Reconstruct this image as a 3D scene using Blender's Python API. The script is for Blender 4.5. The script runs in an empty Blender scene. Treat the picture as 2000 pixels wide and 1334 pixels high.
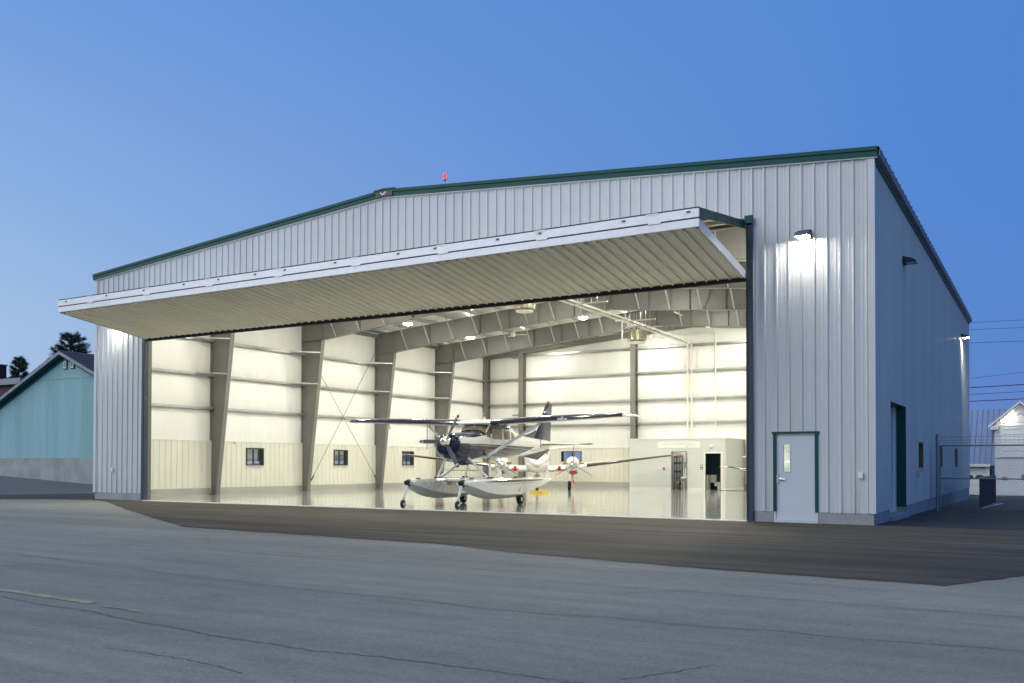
import bpy, bmesh, math, random
from mathutils import Vector, Matrix
random.seed(7)
R_ = math.radians
S = bpy.context.scene
COL = S.collection

# ------------------------------------------------------------------ camera, sky, sun, exposure
cam = bpy.data.cameras.new('camera'); camo = bpy.data.objects.new('camera', cam); COL.objects.link(camo); S.camera = camo
cam.lens = 32.16; cam.sensor_width = 36.0; cam.shift_y = 0.1043; cam.clip_start = 0.1; cam.clip_end = 3000
camo.location = (3.5946, -22.9955, 1.4139)
_yaw, _pit, _rol = 0.5322, 0.0169, 0.0022
camo.matrix_world = (Matrix.Translation(camo.location) @ Matrix.Rotation(_yaw, 4, 'Z') @
                     Matrix.Rotation(math.pi/2 + _pit, 4, 'X') @ Matrix.Rotation(_rol, 4, 'Z'))
S.view_settings.view_transform = 'Standard'; S.view_settings.look = 'None'
S.view_settings.exposure = 0.0; S.view_settings.gamma = 1.0
S.cycles.use_denoising = True
S.cycles.max_bounces = 9; S.cycles.diffuse_bounces = 6; S.cycles.glossy_bounces = 4
S.cycles.transmission_bounces = 4; S.cycles.transparent_max_bounces = 12
S.cycles.caustics_reflective = False; S.cycles.caustics_refractive = False
S.cycles.sample_clamp_indirect = 6.0

SUN_ROT, SUN_EL = 222.0, -0.5          # the sun has just set behind and to the left of the camera
w = bpy.data.worlds.new('World'); S.world = w; w.use_nodes = True
wn = w.node_tree
sky = wn.nodes.new('ShaderNodeTexSky'); sky.sky_type = 'NISHITA'; sky.sun_disc = False
sky.sun_elevation = R_(SUN_EL); sky.sun_rotation = R_(SUN_ROT); sky.altitude = 0
sky.air_density = 1.0; sky.dust_density = 0.0; sky.ozone_density = 3.0
def wmath(op, a, b=0.0, clampit=False):
    n = wn.nodes.new('ShaderNodeMath'); n.operation = op; n.use_clamp = clampit
    for i, v in enumerate((a, b)):
        if isinstance(v, (int, float)): n.inputs[i].default_value = v
        else: wn.links.new(v, n.inputs[i])
    return n.outputs[0]
wtc = wn.nodes.new('ShaderNodeTexCoord'); wsp = wn.nodes.new('ShaderNodeSeparateXYZ'); wn.links.new(wtc.outputs['Generated'], wsp.inputs[0])
sdx, sdy = math.sin(R_(SUN_ROT)), math.cos(R_(SUN_ROT))
# twilight: deep blue, paler towards the side where the sun went down, palest low above the horizon there
fz = wmath('MULTIPLY_ADD', wmath('ADD', wmath('MULTIPLY', wsp.outputs[0], sdx), wmath('MULTIPLY', wsp.outputs[1], sdy)), 0.5); fz.node.inputs[2].default_value = 0.5
low = wmath('POWER', wmath('MULTIPLY', wmath('SUBTRACT', 0.46, wsp.outputs[2]), 3.0, True), 1.2)
hz = wmath('MULTIPLY', wmath('MULTIPLY', wmath('SUBTRACT', fz, 0.20), 2.4, True), low)
def wcol(c, fac):
    n = wn.nodes.new('ShaderNodeVectorMath'); n.operation = 'SCALE'; n.inputs[0].default_value = c; wn.links.new(fac, n.inputs['Scale']); return n.outputs[0]
def wadd(a, b):
    n = wn.nodes.new('ShaderNodeVectorMath'); n.operation = 'ADD'
    for i, v in enumerate((a, b)):
        if isinstance(v, tuple): n.inputs[i].default_value = v
        else: wn.links.new(v, n.inputs[i])
    return n.outputs[0]
dusk = wadd(wadd((0.056, 0.206, 0.62), wcol((0.175, 0.235, 0.26), fz)), wcol((0.235, 0.225, 0.06), hz))
tint = wn.nodes.new('ShaderNodeMix'); tint.data_type = 'RGBA'; tint.inputs[0].default_value = 0.12
wn.links.new(dusk, tint.inputs[6]); wn.links.new(sky.outputs[0], tint.inputs[7])
bg = wn.nodes['Background']; bg.inputs[1].default_value = 1.0
wn.links.new(tint.outputs[2], bg.inputs[0])

sl = bpy.data.lights.new('sun', 'SUN'); so = bpy.data.objects.new('sun', sl); COL.objects.link(so)
sl.energy = 2.0; sl.angle = R_(64); sl.color = (1.0, 0.965, 0.81)
_el = R_(40)
_d = Vector((math.sin(R_(SUN_ROT))*math.cos(_el), math.cos(R_(SUN_ROT))*math.cos(_el), math.sin(_el)))
so.rotation_euler = (-_d).to_track_quat('-Z', 'Y').to_euler(); so.location = _d*200

# ------------------------------------------------------------------ materials
MATS = {}
def nodes(name):
    m = bpy.data.materials.new(name); m.use_nodes = True; MATS[name] = m
    nt = m.node_tree
    return m, nt, nt.nodes['Principled BSDF']
def N(nt, t, **kw):
    n = nt.nodes.new(t)
    for k, v in kw.items():
        if k[0] == 'i' and k[1:].isdigit(): n.inputs[int(k[1:])].default_value = v
        else: setattr(n, k, v)
    return n
def mat(name, col, rough=0.5, metal=0.0, var=0.12, scale=3.0, bump=0.0, bscale=40.0, stretch=(1, 1, 1), coat=0.0, spec=0.5,
        var2=0.0, scale2=30.0, world=True, objvar=0.0, dirt=0.0):
    """painted or plain surface: colour with slow and fast unevenness and fine relief"""
    m, nt, b = nodes(name)
    b.inputs['Roughness'].default_value = rough; b.inputs['Metallic'].default_value = metal
    b.inputs['Coat Weight'].default_value = coat; b.inputs['Specular IOR Level'].default_value = spec
    tc = N(nt, 'ShaderNodeNewGeometry') if world else N(nt, 'ShaderNodeTexCoord')
    mp = N(nt, 'ShaderNodeMapping'); mp.inputs['Scale'].default_value = stretch
    nt.links.new(tc.outputs['Position' if world else 'Object'], mp.inputs[0])
    n1 = N(nt, 'ShaderNodeTexNoise'); n1.inputs['Scale'].default_value = scale; n1.inputs['Detail'].default_value = 6
    nt.links.new(mp.outputs[0], n1.inputs[0])
    r = N(nt, 'ShaderNodeMapRange', i1=0.25, i2=0.75, i3=1-var, i4=1+var)
    nt.links.new(n1.outputs[0], r.inputs[0])
    last = r.outputs[0]
    if var2:
        n2 = N(nt, 'ShaderNodeTexNoise'); n2.inputs['Scale'].default_value = scale2; n2.inputs['Detail'].default_value = 3
        nt.links.new(mp.outputs[0], n2.inputs[0])
        r2 = N(nt, 'ShaderNodeMapRange', i1=0.3, i2=0.7, i3=1-var2, i4=1+var2); nt.links.new(n2.outputs[0], r2.inputs[0])
        mu = N(nt, 'ShaderNodeMath', operation='MULTIPLY'); nt.links.new(last, mu.inputs[0]); nt.links.new(r2.outputs[0], mu.inputs[1]); last = mu.outputs[0]
    if objvar:      # sheets differ a little from one another
        oi = N(nt, 'ShaderNodeObjectInfo'); ro = N(nt, 'ShaderNodeMapRange', i1=0, i2=1, i3=1-objvar, i4=1+objvar); nt.links.new(oi.outputs['Random'], ro.inputs[0])
        mu = N(nt, 'ShaderNodeMath', operation='MULTIPLY'); nt.links.new(last, mu.inputs[0]); nt.links.new(ro.outputs[0], mu.inputs[1]); last = mu.outputs[0]
    if dirt:        # rain splash and grime in runs above the base
        sz = N(nt, 'ShaderNodeSeparateXYZ'); nt.links.new(tc.outputs['Position'], sz.inputs[0])
        mp2 = N(nt, 'ShaderNodeMapping'); mp2.inputs['Scale'].default_value = (7, 7, .35); nt.links.new(tc.outputs['Position'], mp2.inputs[0])
        nd = N(nt, 'ShaderNodeTexNoise'); nd.inputs['Scale'].default_value = 1.0; nd.inputs['Detail'].default_value = 6; nt.links.new(mp2.outputs[0], nd.inputs[0])
        hgt = N(nt, 'ShaderNodeMapRange', i1=.2, i2=1.5, i3=1.0, i4=.10); nt.links.new(sz.outputs[2], hgt.inputs[0])
        dn = N(nt, 'ShaderNodeMapRange', i1=.42, i2=.75, i3=0, i4=dirt); nt.links.new(nd.outputs[0], dn.inputs[0])
        pr = N(nt, 'ShaderNodeMath', operation='MULTIPLY'); nt.links.new(hgt.outputs[0], pr.inputs[0]); nt.links.new(dn.outputs[0], pr.inputs[1])
        iv = N(nt, 'ShaderNodeMath', operation='SUBTRACT', i0=1.0); nt.links.new(pr.outputs[0], iv.inputs[1])
        mu = N(nt, 'ShaderNodeMath', operation='MULTIPLY'); nt.links.new(last, mu.inputs[0]); nt.links.new(iv.outputs[0], mu.inputs[1]); last = mu.outputs[0]
    mx = N(nt, 'ShaderNodeVectorMath', operation='SCALE'); mx.inputs[0].default_value = col[:3]
    nt.links.new(last, mx.inputs['Scale']); nt.links.new(mx.outputs[0], b.inputs['Base Color'])
    rr = N(nt, 'ShaderNodeMapRange', i1=0.3, i2=0.7, i3=max(0.02, rough-0.05), i4=min(1, rough+0.06))
    nt.links.new(n1.outputs[0], rr.inputs[0]); nt.links.new(rr.outputs[0], b.inputs['Roughness'])
    if bump:
        n3 = N(nt, 'ShaderNodeTexNoise'); n3.inputs['Scale'].default_value = bscale; n3.inputs['Detail'].default_value = 4
        nt.links.new(mp.outputs[0], n3.inputs[0])
        bp = N(nt, 'ShaderNodeBump', i0=1.0); bp.inputs['Distance'].default_value = bump
        nt.links.new(n3.outputs[0], bp.inputs['Height']); nt.links.new(bp.outputs[0], b.inputs['Normal'])
    return m
def emit(name, col, strength, base=(0.8, 0.8, 0.8)):
    m, nt, b = nodes(name)
    b.inputs['Base Color'].default_value = (*base, 1)
    b.inputs['Emission Color'].default_value = (*col, 1); b.inputs['Emission Strength'].default_value = strength
    return m
def glass(name, tintc=(0.9, 0.93, 0.92), refl=0.12, rough=0.02):
    m, nt, b = nodes(name)
    nt.nodes.remove(b); out = nt.nodes['Material Output']
    tr = N(nt, 'ShaderNodeBsdfTransparent'); tr.inputs[0].default_value = (*tintc, 1)
    gl = N(nt, 'ShaderNodeBsdfGlossy'); gl.inputs['Roughness'].default_value = rough
    fr = N(nt, 'ShaderNodeLayerWeight'); fr.inputs[0].default_value = refl*2.2
    mx = N(nt, 'ShaderNodeMixShader'); nt.links.new(fr.outputs['Facing'], mx.inputs[0])
    # facing: 0 straight on, 1 grazing -> glossy share
    pw = N(nt, 'ShaderNodeMath', operation='MULTIPLY_ADD', i1=0.8, i2=refl*0.5); pw.use_clamp = True
    nt.links.new(fr.outputs['Facing'], pw.inputs[0]); nt.links.new(pw.outputs[0], mx.inputs[0])
    nt.links.new(tr.outputs[0], mx.inputs[1]); nt.links.new(gl.outputs[0], mx.inputs[2]); nt.links.new(mx.outputs[0], out.inputs[0])
    return m

mat('wall_white', (0.60, 0.605, 0.605), 0.36, 0.0, 0.05, 0.6, 0.0022, 2.2, (1, 1, 0.25), spec=0.38, var2=0.03, scale2=9, objvar=0.035, dirt=0.22)
mat('wall_trim', (0.60, 0.615, 0.63), 0.38, 0, 0.04, 1.0)
mat('soffit', (0.86, 0.81, 0.66), 0.40, 0, 0.05, 0.8, 0.0015, 2.0, (1, 1, 1), objvar=0.03)
mat('green', (0.006, 0.070, 0.060), 0.45, 0, 0.15, 2.0, spec=0.25)
mat('roof_green', (0.010, 0.070, 0.060), 0.4, 0, 0.12, 1.0)
mat('dark_channel', (0.035, 0.055, 0.075), 0.4, 0.0, 0.15, 2.0)
mat('black_rubber', (0.012, 0.011, 0.013), 0.7, 0, 0.2, 4.0)
mat('white_alu', (0.72, 0.71, 0.75), 0.35, 0.25, 0.10, 1.6, 0.0005, 14, var2=0.05, scale2=12)
mat('concrete', (0.33, 0.33, 0.325), 0.85, 0, 0.22, 1.3, 0.004, 30, var2=0.10, scale2=14)
mat('concrete_paint', (0.40, 0.40, 0.36), 0.5, 0, 0.08, 1.3)
mat('steel_gray', (0.185, 0.183, 0.165), 0.48, 0.0, 0.10, 1.2, 0.0005, 20)
mat('galv', (0.52, 0.53, 0.52), 0.38, 0.75, 0.14, 5.0, 0, var2=0.06, scale2=40)
mat('insul', (0.83, 0.825, 0.78), 0.33, 0, 0.03, 0.7, 0.030, 1.5, (3.0, 3.0, 0.30))
mat('wainscot', (0.73, 0.715, 0.62), 0.35, 0, 0.04, 1.0, objvar=0.02)
mat('pipe_white', (0.78, 0.77, 0.70), 0.45, 0, 0.05, 3.0)
mat('door_paint', (0.62, 0.65, 0.69), 0.38, 0, 0.03, 1.0, 0.0006, 60)
mat('chrome', (0.80, 0.79, 0.77), 0.12, 1.0, 0.04, 8)
mat('satin_steel', (0.55, 0.55, 0.55), 0.35, 0.9, 0.1, 8)
mat('brown_frame', (0.045, 0.035, 0.028), 0.4, 0, 0.15, 4)
mat('office_wall', (0.61, 0.63, 0.60), 0.65, 0, 0.03, 1.2, 0.0004, 80)
mat('white_trim', (0.80, 0.795, 0.75), 0.4, 0, 0.03, 3)
mat('blue_wall', (0.035, 0.10, 0.16), 0.6, 0, 0.08, 2)
mat('dark_room', (0.10, 0.095, 0.085), 0.7, 0, 0.12, 2)
mat('oak', (0.36, 0.19, 0.065), 0.45, 0, 0.20, 6, 0, 40, (6, 6, 0.6))
mat('porcelain', (0.80, 0.79, 0.75), 0.12, 0, 0.02, 3)
mat('red_plastic', (0.55, 0.02, 0.018), 0.4, 0, 0.1, 4)
mat('blue_plastic', (0.02, 0.09, 0.38), 0.4, 0, 0.1, 4)
mat('green_plastic', (0.05, 0.30, 0.13), 0.4, 0, 0.1, 4)
mat('yellow_plastic', (0.75, 0.52, 0.04), 0.4, 0, 0.1, 4)
mat('cardboard', (0.42, 0.30, 0.17), 0.8, 0, 0.1, 6)
mat('sign_white', (0.84, 0.83, 0.78), 0.35, 0, 0.02, 3)
mat('sign_ink', (0.50, 0.495, 0.45), 0.5, 0, 0.02, 3)
mat('sign_dark', (0.10, 0.08, 0.10), 0.5, 0, 0.02, 3)
mat('teal', (0.27, 0.47, 0.485), 0.7, 0, 0.10, 0.5, 0, 30, (4, 4, 0.3), var2=0.06, scale2=8, objvar=0.05)
mat('teal_trim', (0.010, 0.075, 0.085), 0.6, 0, 0.12, 2)
mat('fascia_gray', (0.26, 0.27, 0.30), 0.6, 0, 0.15, 2)
mat('shingle', (0.030, 0.034, 0.050), 0.85, 0, 0.3, 1.6, 0.01, 12, var2=0.15, scale2=9)
mat('maroon', (0.085, 0.022, 0.040), 0.65, 0, 0.15, 1.5)
mat('maroon_slat', (0.030, 0.006, 0.012), 0.85, 0, 0.15, 3, spec=0.05)
mat('clapboard', (0.66, 0.67, 0.68), 0.55, 0, 0.06, 1.0)
mat('blue_roof', (0.24, 0.29, 0.42), 0.30, 0.2, 0.06, 0.6)
mat('galv_fence', (0.24, 0.26, 0.29), 0.45, 0.5, 0.15, 5)
mat('wire', (0.05, 0.05, 0.06), 0.6, 0, 0.1, 2)
mat('tire', (0.018, 0.017, 0.016), 0.75, 0, 0.2, 12, 0.002, 40)
mat('bark', (0.07, 0.055, 0.045), 0.9, 0, 0.3, 3, 0.02, 6)
mat('needles', (0.028, 0.050, 0.042), 0.8, 0, 0.35, 0.9)
mat('yellow_line', (0.27, 0.25, 0.165), 0.85, 0, 0.30, 3.0, var2=0.2, scale2=25)
mat('crack_fill', (0.085, 0.084, 0.078), 0.9, 0, 0.3, 6)
mat('paint_white', (0.82, 0.815, 0.78), 0.16, 0, 0.03, 1.0, coat=0.4)
mat('paint_navy', (0.008, 0.012, 0.045), 0.14, 0, 0.10, 1.0, coat=0.6)
mat('alu_float', (0.63, 0.63, 0.62), 0.26, 0.65, 0.12, 1.5, 0.0015, 2.5)
mat('float_bottom', (0.46, 0.47, 0.46), 0.35, 0.1, 0.06, 1.5)
mat('blade_gray', (0.16, 0.165, 0.17), 0.38, 0, 0.1, 4)
mat('boot_black', (0.055, 0.042, 0.030), 0.45, 0, 0.15, 4)
mat('gold_stripe', (0.36, 0.27, 0.16), 0.3, 0, 0.08, 2)
mat('exhaust', (0.45, 0.32, 0.16), 0.3, 0.9, 0.2, 6)
mat('black_part', (0.02, 0.02, 0.022), 0.5, 0, 0.1, 6)
mat('paddle_wood', (0.50, 0.27, 0.06), 0.4, 0, 0.15, 8)
mat('cabin_glass', (0.17, 0.15, 0.095), 0.06, 0, 0.25, 2.5, coat=0.5)
mat('heater_tan', (0.30, 0.28, 0.20), 0.3, 0.4, 0.08, 3)
glass('pane', (0.86, 0.90, 0.90), 0.14)
emit('lamp_lens', (1.0, 0.963, 0.855), 485.0)
emit('lamp_wall', (1.0, 0.97, 0.86), 220.0)
emit('lamp_far', (1.0, 0.90, 0.72), 400.0)
emit('lamp_room', (1.0, 0.95, 0.82), 9.0)
emit('beacon_red', (1.0, 0.025, 0.012), 3.2, (0.25, 0.005, 0.005))

def m_pavement(name, col, dark, streak, spots, spec=0.35, roller=0.10):
    m, nt, b = nodes(name)
    g = N(nt, 'ShaderNodeNewGeometry')
    def noise(sc, det, st, rough=0.6):
        mp = N(nt, 'ShaderNodeMapping'); mp.inputs['Scale'].default_value = st
        nt.links.new(g.outputs['Position'], mp.inputs[0])
        n = N(nt, 'ShaderNodeTexNoise'); n.inputs['Scale'].default_value = sc; n.inputs['Detail'].default_value = det; n.inputs['Roughness'].default_value = rough
        nt.links.new(mp.outputs[0], n.inputs[0]); return n.outputs[0]
    def rng(s, a, bb, lo, hi):
        r = N(nt, 'ShaderNodeMapRange', i1=a, i2=bb, i3=lo, i4=hi); nt.links.new(s, r.inputs[0]); return r.outputs[0]
    def mul(a, c):
        k = N(nt, 'ShaderNodeMath', operation='MULTIPLY'); nt.links.new(a, k.inputs[0]); nt.links.new(c, k.inputs[1]); return k.outputs[0]
    st = noise(0.55, 8, (0.16, 1.5, 1)); big = noise(0.16, 5, (0.6, 1, 1)); fine = noise(60, 3, (1, 1, 1)); agg = noise(220, 2, (1, 1, 1)); mid = noise(4.5, 6, (0.5, 1, 1))
    v = mul(mul(rng(st, .3, .7, 1-streak, 1+streak), rng(big, .3, .7, 1-dark, 1+dark)), mul(rng(fine, .3, .7, 0.86, 1.14), rng(agg, .25, .75, 1-spots, 1+spots)))
    v = mul(v, rng(mid, .3, .7, .92, 1.08))
    peb = noise(26, 4, (1, 1, 1), .7); v = mul(v, rng(peb, .3, .7, .80, 1.20))
    stn = noise(0.9, 7, (.7, 1, 1)); v = mul(v, rng(stn, .56, .74, 1.0, .80))
    rol = noise(1.3, 7, (.07, 2.4, 1)); v = mul(v, rng(rol, .34, .66, 1-roller, 1+roller))
    # pale stone grains
    vo = N(nt, 'ShaderNodeTexVoronoi'); vo.inputs['Scale'].default_value = 55; nt.links.new(g.outputs['Position'], vo.inputs[0])
    gr = rng(vo.outputs['Distance'], 0.05, 0.16, 1.0+spots*1.6, 1.0)
    v = mul(v, gr)
    sc = N(nt, 'ShaderNodeVectorMath', operation='SCALE'); sc.inputs[0].default_value = col; nt.links.new(v, sc.inputs['Scale'])
    nt.links.new(sc.outputs[0], b.inputs['Base Color'])
    nt.links.new(rng(big, .3, .7, .62, .85), b.inputs['Roughness']); b.inputs['Specular IOR Level'].default_value = spec
    bp = N(nt, 'ShaderNodeBump', i0=0.7); bp.inputs['Distance'].default_value = 0.006
    ad = N(nt, 'ShaderNodeMath', operation='ADD'); nt.links.new(fine, ad.inputs[0]); nt.links.new(agg, ad.inputs[1])
    nt.links.new(ad.outputs[0], bp.inputs['Height']); nt.links.new(bp.outputs[0], b.inputs['Normal'])
    return m
m_pavement('asphalt_old', (0.218, 0.209, 0.170), 0.16, 0.13, 0.34, 0.3)
m_pavement('asphalt_new', (0.068, 0.058, 0.042), 0.42, 0.42, 0.34, 0.15, 0.34)
m_pavement('asphalt_mid', (0.115, 0.115, 0.115), 0.12, 0.10, 0.18)
m_pavement('grass_far', (0.05, 0.06, 0.035), 0.3, 0.1, 0.2)

def m_floor():
    m, nt, b = nodes('epoxy')
    g = N(nt, 'ShaderNodeNewGeometry')
    n = N(nt, 'ShaderNodeTexNoise'); n.inputs['Scale'].default_value = 0.5; n.inputs['Detail'].default_value = 5; nt.links.new(g.outputs['Position'], n.inputs[0])
    r = N(nt, 'ShaderNodeMapRange', i1=.3, i2=.7, i3=.95, i4=1.05); nt.links.new(n.outputs[0], r.inputs[0])
    sc = N(nt, 'ShaderNodeVectorMath', operation='SCALE'); sc.inputs[0].default_value = (0.46, 0.475, 0.45); nt.links.new(r.outputs[0], sc.inputs['Scale'])
    nt.links.new(sc.outputs[0], b.inputs['Base Color'])
    b.inputs['Roughness'].default_value = 0.08; b.inputs['Coat Weight'].default_value = 0.45; b.inputs['Coat Roughness'].default_value = 0.06; b.inputs['Specular IOR Level'].default_value = 0.30
    mp = N(nt, 'ShaderNodeMapping'); mp.inputs['Scale'].default_value = (0.7, 2.2, 1); nt.links.new(g.outputs['Position'], mp.inputs[0])
    n2 = N(nt, 'ShaderNodeTexNoise'); n2.inputs['Scale'].default_value = 1.1; n2.inputs['Detail'].default_value = 2; nt.links.new(mp.outputs[0], n2.inputs[0])
    bp = N(nt, 'ShaderNodeBump', i0=0.8); bp.inputs['Distance'].default_value = 0.010; nt.links.new(n2.outputs[0], bp.inputs['Height'])
    nt.links.new(bp.outputs[0], b.inputs['Normal']); nt.links.new(bp.outputs[0], b.inputs['Coat Normal'])
m_floor()

# ------------------------------------------------------------------ mesh helpers
class MB:
    def __init__(s): s.v = []; s.f = []; s.mi = []; s.m = 0
    def q(s, *pts):
        i = len(s.v); s.v += [tuple(p) for p in pts]; s.f.append(tuple(range(i, i+len(pts)))); s.mi.append(s.m); return s
    def faces(s, vs, fs):
        i = len(s.v); s.v += [tuple(p) for p in vs]
        for f in fs: s.f.append(tuple(k+i for k in f)); s.mi.append(s.m)
        return s
    def box(s, a, b):
        x0, x1 = sorted((a[0], b[0])); y0, y1 = sorted((a[1], b[1])); z0, z1 = sorted((a[2], b[2]))
        return s.faces([(x0,y0,z0),(x1,y0,z0),(x1,y1,z0),(x0,y1,z0),(x0,y0,z1),(x1,y0,z1),(x1,y1,z1),(x0,y1,z1)],
                       [(0,3,2,1),(4,5,6,7),(0,1,5,4),(1,2,6,5),(2,3,7,6),(3,0,4,7)])
    def bar(s, a, b, wd, ht, up=(0, 0, 1)):
        a, b = Vector(a), Vector(b); d = (b-a).normalized(); up = Vector(up)
        if abs(d.dot(up)) > .98: up = Vector((1, 0, 0))
        sd = d.cross(up).normalized()*wd/2; u = sd.cross(d).normalized()*ht/2
        p = [a-sd-u, a+sd-u, a+sd+u, a-sd+u, b-sd-u, b+sd-u, b+sd+u, b-sd+u]
        return s.faces(p, [(0,1,2,3),(7,6,5,4),(0,4,5,1),(1,5,6,2),(2,6,7,3),(3,7,4,0)])
    def tube(s, pts, r, n=8, cap=True):
        pts = [Vector(p) for p in pts]; rs = r if isinstance(r, (list, tuple)) else [r]*len(pts)
        base = len(s.v); prev = None
        for i, p in enumerate(pts):
            d = (pts[min(i+1, len(pts)-1)]-pts[max(i-1, 0)]).normalized()
            if prev is None:
                ref = Vector((0, 0, 1)) if abs(d.z) < .9 else Vector((1, 0, 0)); a = d.cross(ref).normalized()
            else: a = (prev-d*prev.dot(d)).normalized()
            prev = a; b = d.cross(a)
            for k in range(n):
                t = 2*math.pi*k/n; s.v.append(tuple(p+(a*math.cos(t)+b*math.sin(t))*rs[i]))
        for i in range(len(pts)-1):
            for k in range(n):
                k2 = (k+1) % n; s.f.append((base+i*n+k, base+i*n+k2, base+(i+1)*n+k2, base+(i+1)*n+k)); s.mi.append(s.m)
        if cap:
            s.f.append(tuple(base+k for k in reversed(range(n)))); s.mi.append(s.m)
            e = base+(len(pts)-1)*n; s.f.append(tuple(e+k for k in range(n))); s.mi.append(s.m)
        return s
    def lathe(s, prof, o=(0, 0, 0), axis=(0, 0, 1), n=16):
        """prof: (radius, distance along axis)"""
        ax = Vector(axis).normalized(); ref = Vector((0, 0, 1)) if abs(ax.z) < .9 else Vector((1, 0, 0))
        a = ax.cross(ref).normalized(); b = ax.cross(a); o = Vector(o); base = len(s.v)
        for r, h in prof:
            for k in range(n):
                t = 2*math.pi*k/n; s.v.append(tuple(o+ax*h+(a*math.cos(t)+b*math.sin(t))*max(r, 1e-4)))
        for i in range(len(prof)-1):
            for k in range(n):
                k2 = (k+1) % n; s.f.append((base+i*n+k, base+i*n+k2, base+(i+1)*n+k2, base+(i+1)*n+k)); s.mi.append(s.m)
        s.f.append(tuple(base+k for k in reversed(range(n)))); s.mi.append(s.m)
        e = base+(len(prof)-1)*n; s.f.append(tuple(e+k for k in range(n))); s.mi.append(s.m)
        return s
    def prism(s, poly, vec):
        """poly: 3D points, extruded by vec"""
        n = len(poly); v = Vector(vec); p = [Vector(q) for q in poly]
        return s.faces(p+[q+v for q in p], [tuple(reversed(range(n))), tuple(range(n, 2*n))]+[(k, (k+1) % n, n+(k+1) % n, n+k) for k in range(n)])
    def loft(s, rings, cap=True, closed=True):
        n = len(rings[0]); base = len(s.v)
        for r in rings: s.v += [tuple(p) for p in r]
        for i in range(len(rings)-1):
            for k in range(n if closed else n-1):
                k2 = (k+1) % n; s.f.append((base+i*n+k, base+i*n+k2, base+(i+1)*n+k2, base+(i+1)*n+k)); s.mi.append(s.m)
        if cap and closed:
            s.f.append(tuple(base+k for k in reversed(range(n)))); s.mi.append(s.m)
            e = base+(len(rings)-1)*n; s.f.append(tuple(e+k for k in range(n))); s.mi.append(s.m)
        return s
    def mesh(s, name, mats, smooth=False, fix=True):
        me = bpy.data.meshes.new(name); me.from_pydata(s.v, [], s.f)
        for m in (mats if isinstance(mats, (list, tuple)) else [mats]): me.materials.append(MATS[m] if isinstance(m, str) else m)
        if isinstance(mats, (list, tuple)) and len(mats) > 1: me.polygons.foreach_set('material_index', s.mi)
        if fix:
            bm = bmesh.new(); bm.from_mesh(me); bmesh.ops.recalc_face_normals(bm, faces=bm.faces); bm.to_mesh(me); bm.free()
        if smooth:
            me.polygons.foreach_set('use_smooth', [True]*len(me.polygons))
            if smooth is not True: me.set_sharp_from_angle(angle=R_(smooth))
        me.update(); return me
    def build(s, name, mats, parent=None, smooth=False, fix=True, **tags):
        r = parent
        while r is not None and r.parent is not None: r = r.parent
        if r is not None and r.name in ORG:      # parts given in world coordinates under a thing that stands elsewhere
            o = ORG[r.name]; s.v = [(x-o[0], y-o[1], z-o[2]) for x, y, z in s.v]
        return obj(name, s.mesh(name, mats, smooth, fix), parent, **tags)
def obj(name, me, parent=None, loc=None, rot=None, **tags):
    o = bpy.data.objects.new(name, me); COL.objects.link(o)
    if parent is not None: o.parent = parent
    if loc is not None: o.location = loc
    if rot is not None: o.rotation_euler = rot
    tag(o, **tags); return o
def tag(o, label=None, cat=None, group=None, kind=None):
    if label: o['label'] = label
    if cat: o['category'] = cat
    if group: o['group'] = group
    if kind: o['kind'] = kind
    return o
ORG = {}
def thingw(name, label, cat, loc, group=None):
    o = thing(name, label, cat, loc, 0, group); ORG[o.name] = loc; return o
def thing(name, label, cat, loc=(0, 0, 0), rz=0, group=None):
    return obj(name, None, None, loc, (0, 0, rz), label=label, cat=cat, group=group)
def copy_tree(o, parent=None, loc=None, rz=None, **tags):
    c = o.copy(); COL.objects.link(c); c.parent = parent
    if loc is not None: c.location = loc
    if rz is not None: c.rotation_euler = (0, 0, rz)
    tag(c, **tags)
    for ch in list(o.children): copy_tree(ch, c)
    return c
def bevel(o, wd=0.01, seg=2):
    md = o.modifiers.new('bevel', 'BEVEL'); md.width = wd; md.segments = seg; md.limit_method = 'ANGLE'; return o

# ribbed steel sheet: height of the profile at distance s along the wall, ribs a foot apart
FT = 0.3048
RIB = [(-.034, 0), (-.013, .032), (.013, .032), (.034, 0), (.0836, 0), (.0916, .004), (.1116, .004), (.1196, 0), (.1852, 0), (.1932, .004), (.2132, .004), (.2212, 0)]
def rib_breaks(s0, s1, phase):
    out = [(s0, None), (s1, None)]
    k0 = int(math.floor((s0-phase)/FT))-1; k1 = int(math.ceil((s1-phase)/FT))+1
    for k in range(k0, k1+1):
        for ds, h in RIB:
            s = phase+k*FT+ds
            if s0 < s < s1: out.append((s, h))
    def hh(s):
        t = (s-phase) % FT
        pts = [(d % FT, h) for d, h in RIB]; pts = sorted(pts); pts = [(pts[-1][0]-FT, pts[-1][1])]+pts+[(pts[0][0]+FT, pts[0][1])]
        for (a, ha), (b, hb) in zip(pts, pts[1:]):
            if a <= t <= b: return ha+(hb-ha)*(t-a)/max(b-a, 1e-9)
        return 0
    return sorted((s, hh(s) if h is None else h) for s, h in out)
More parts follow.
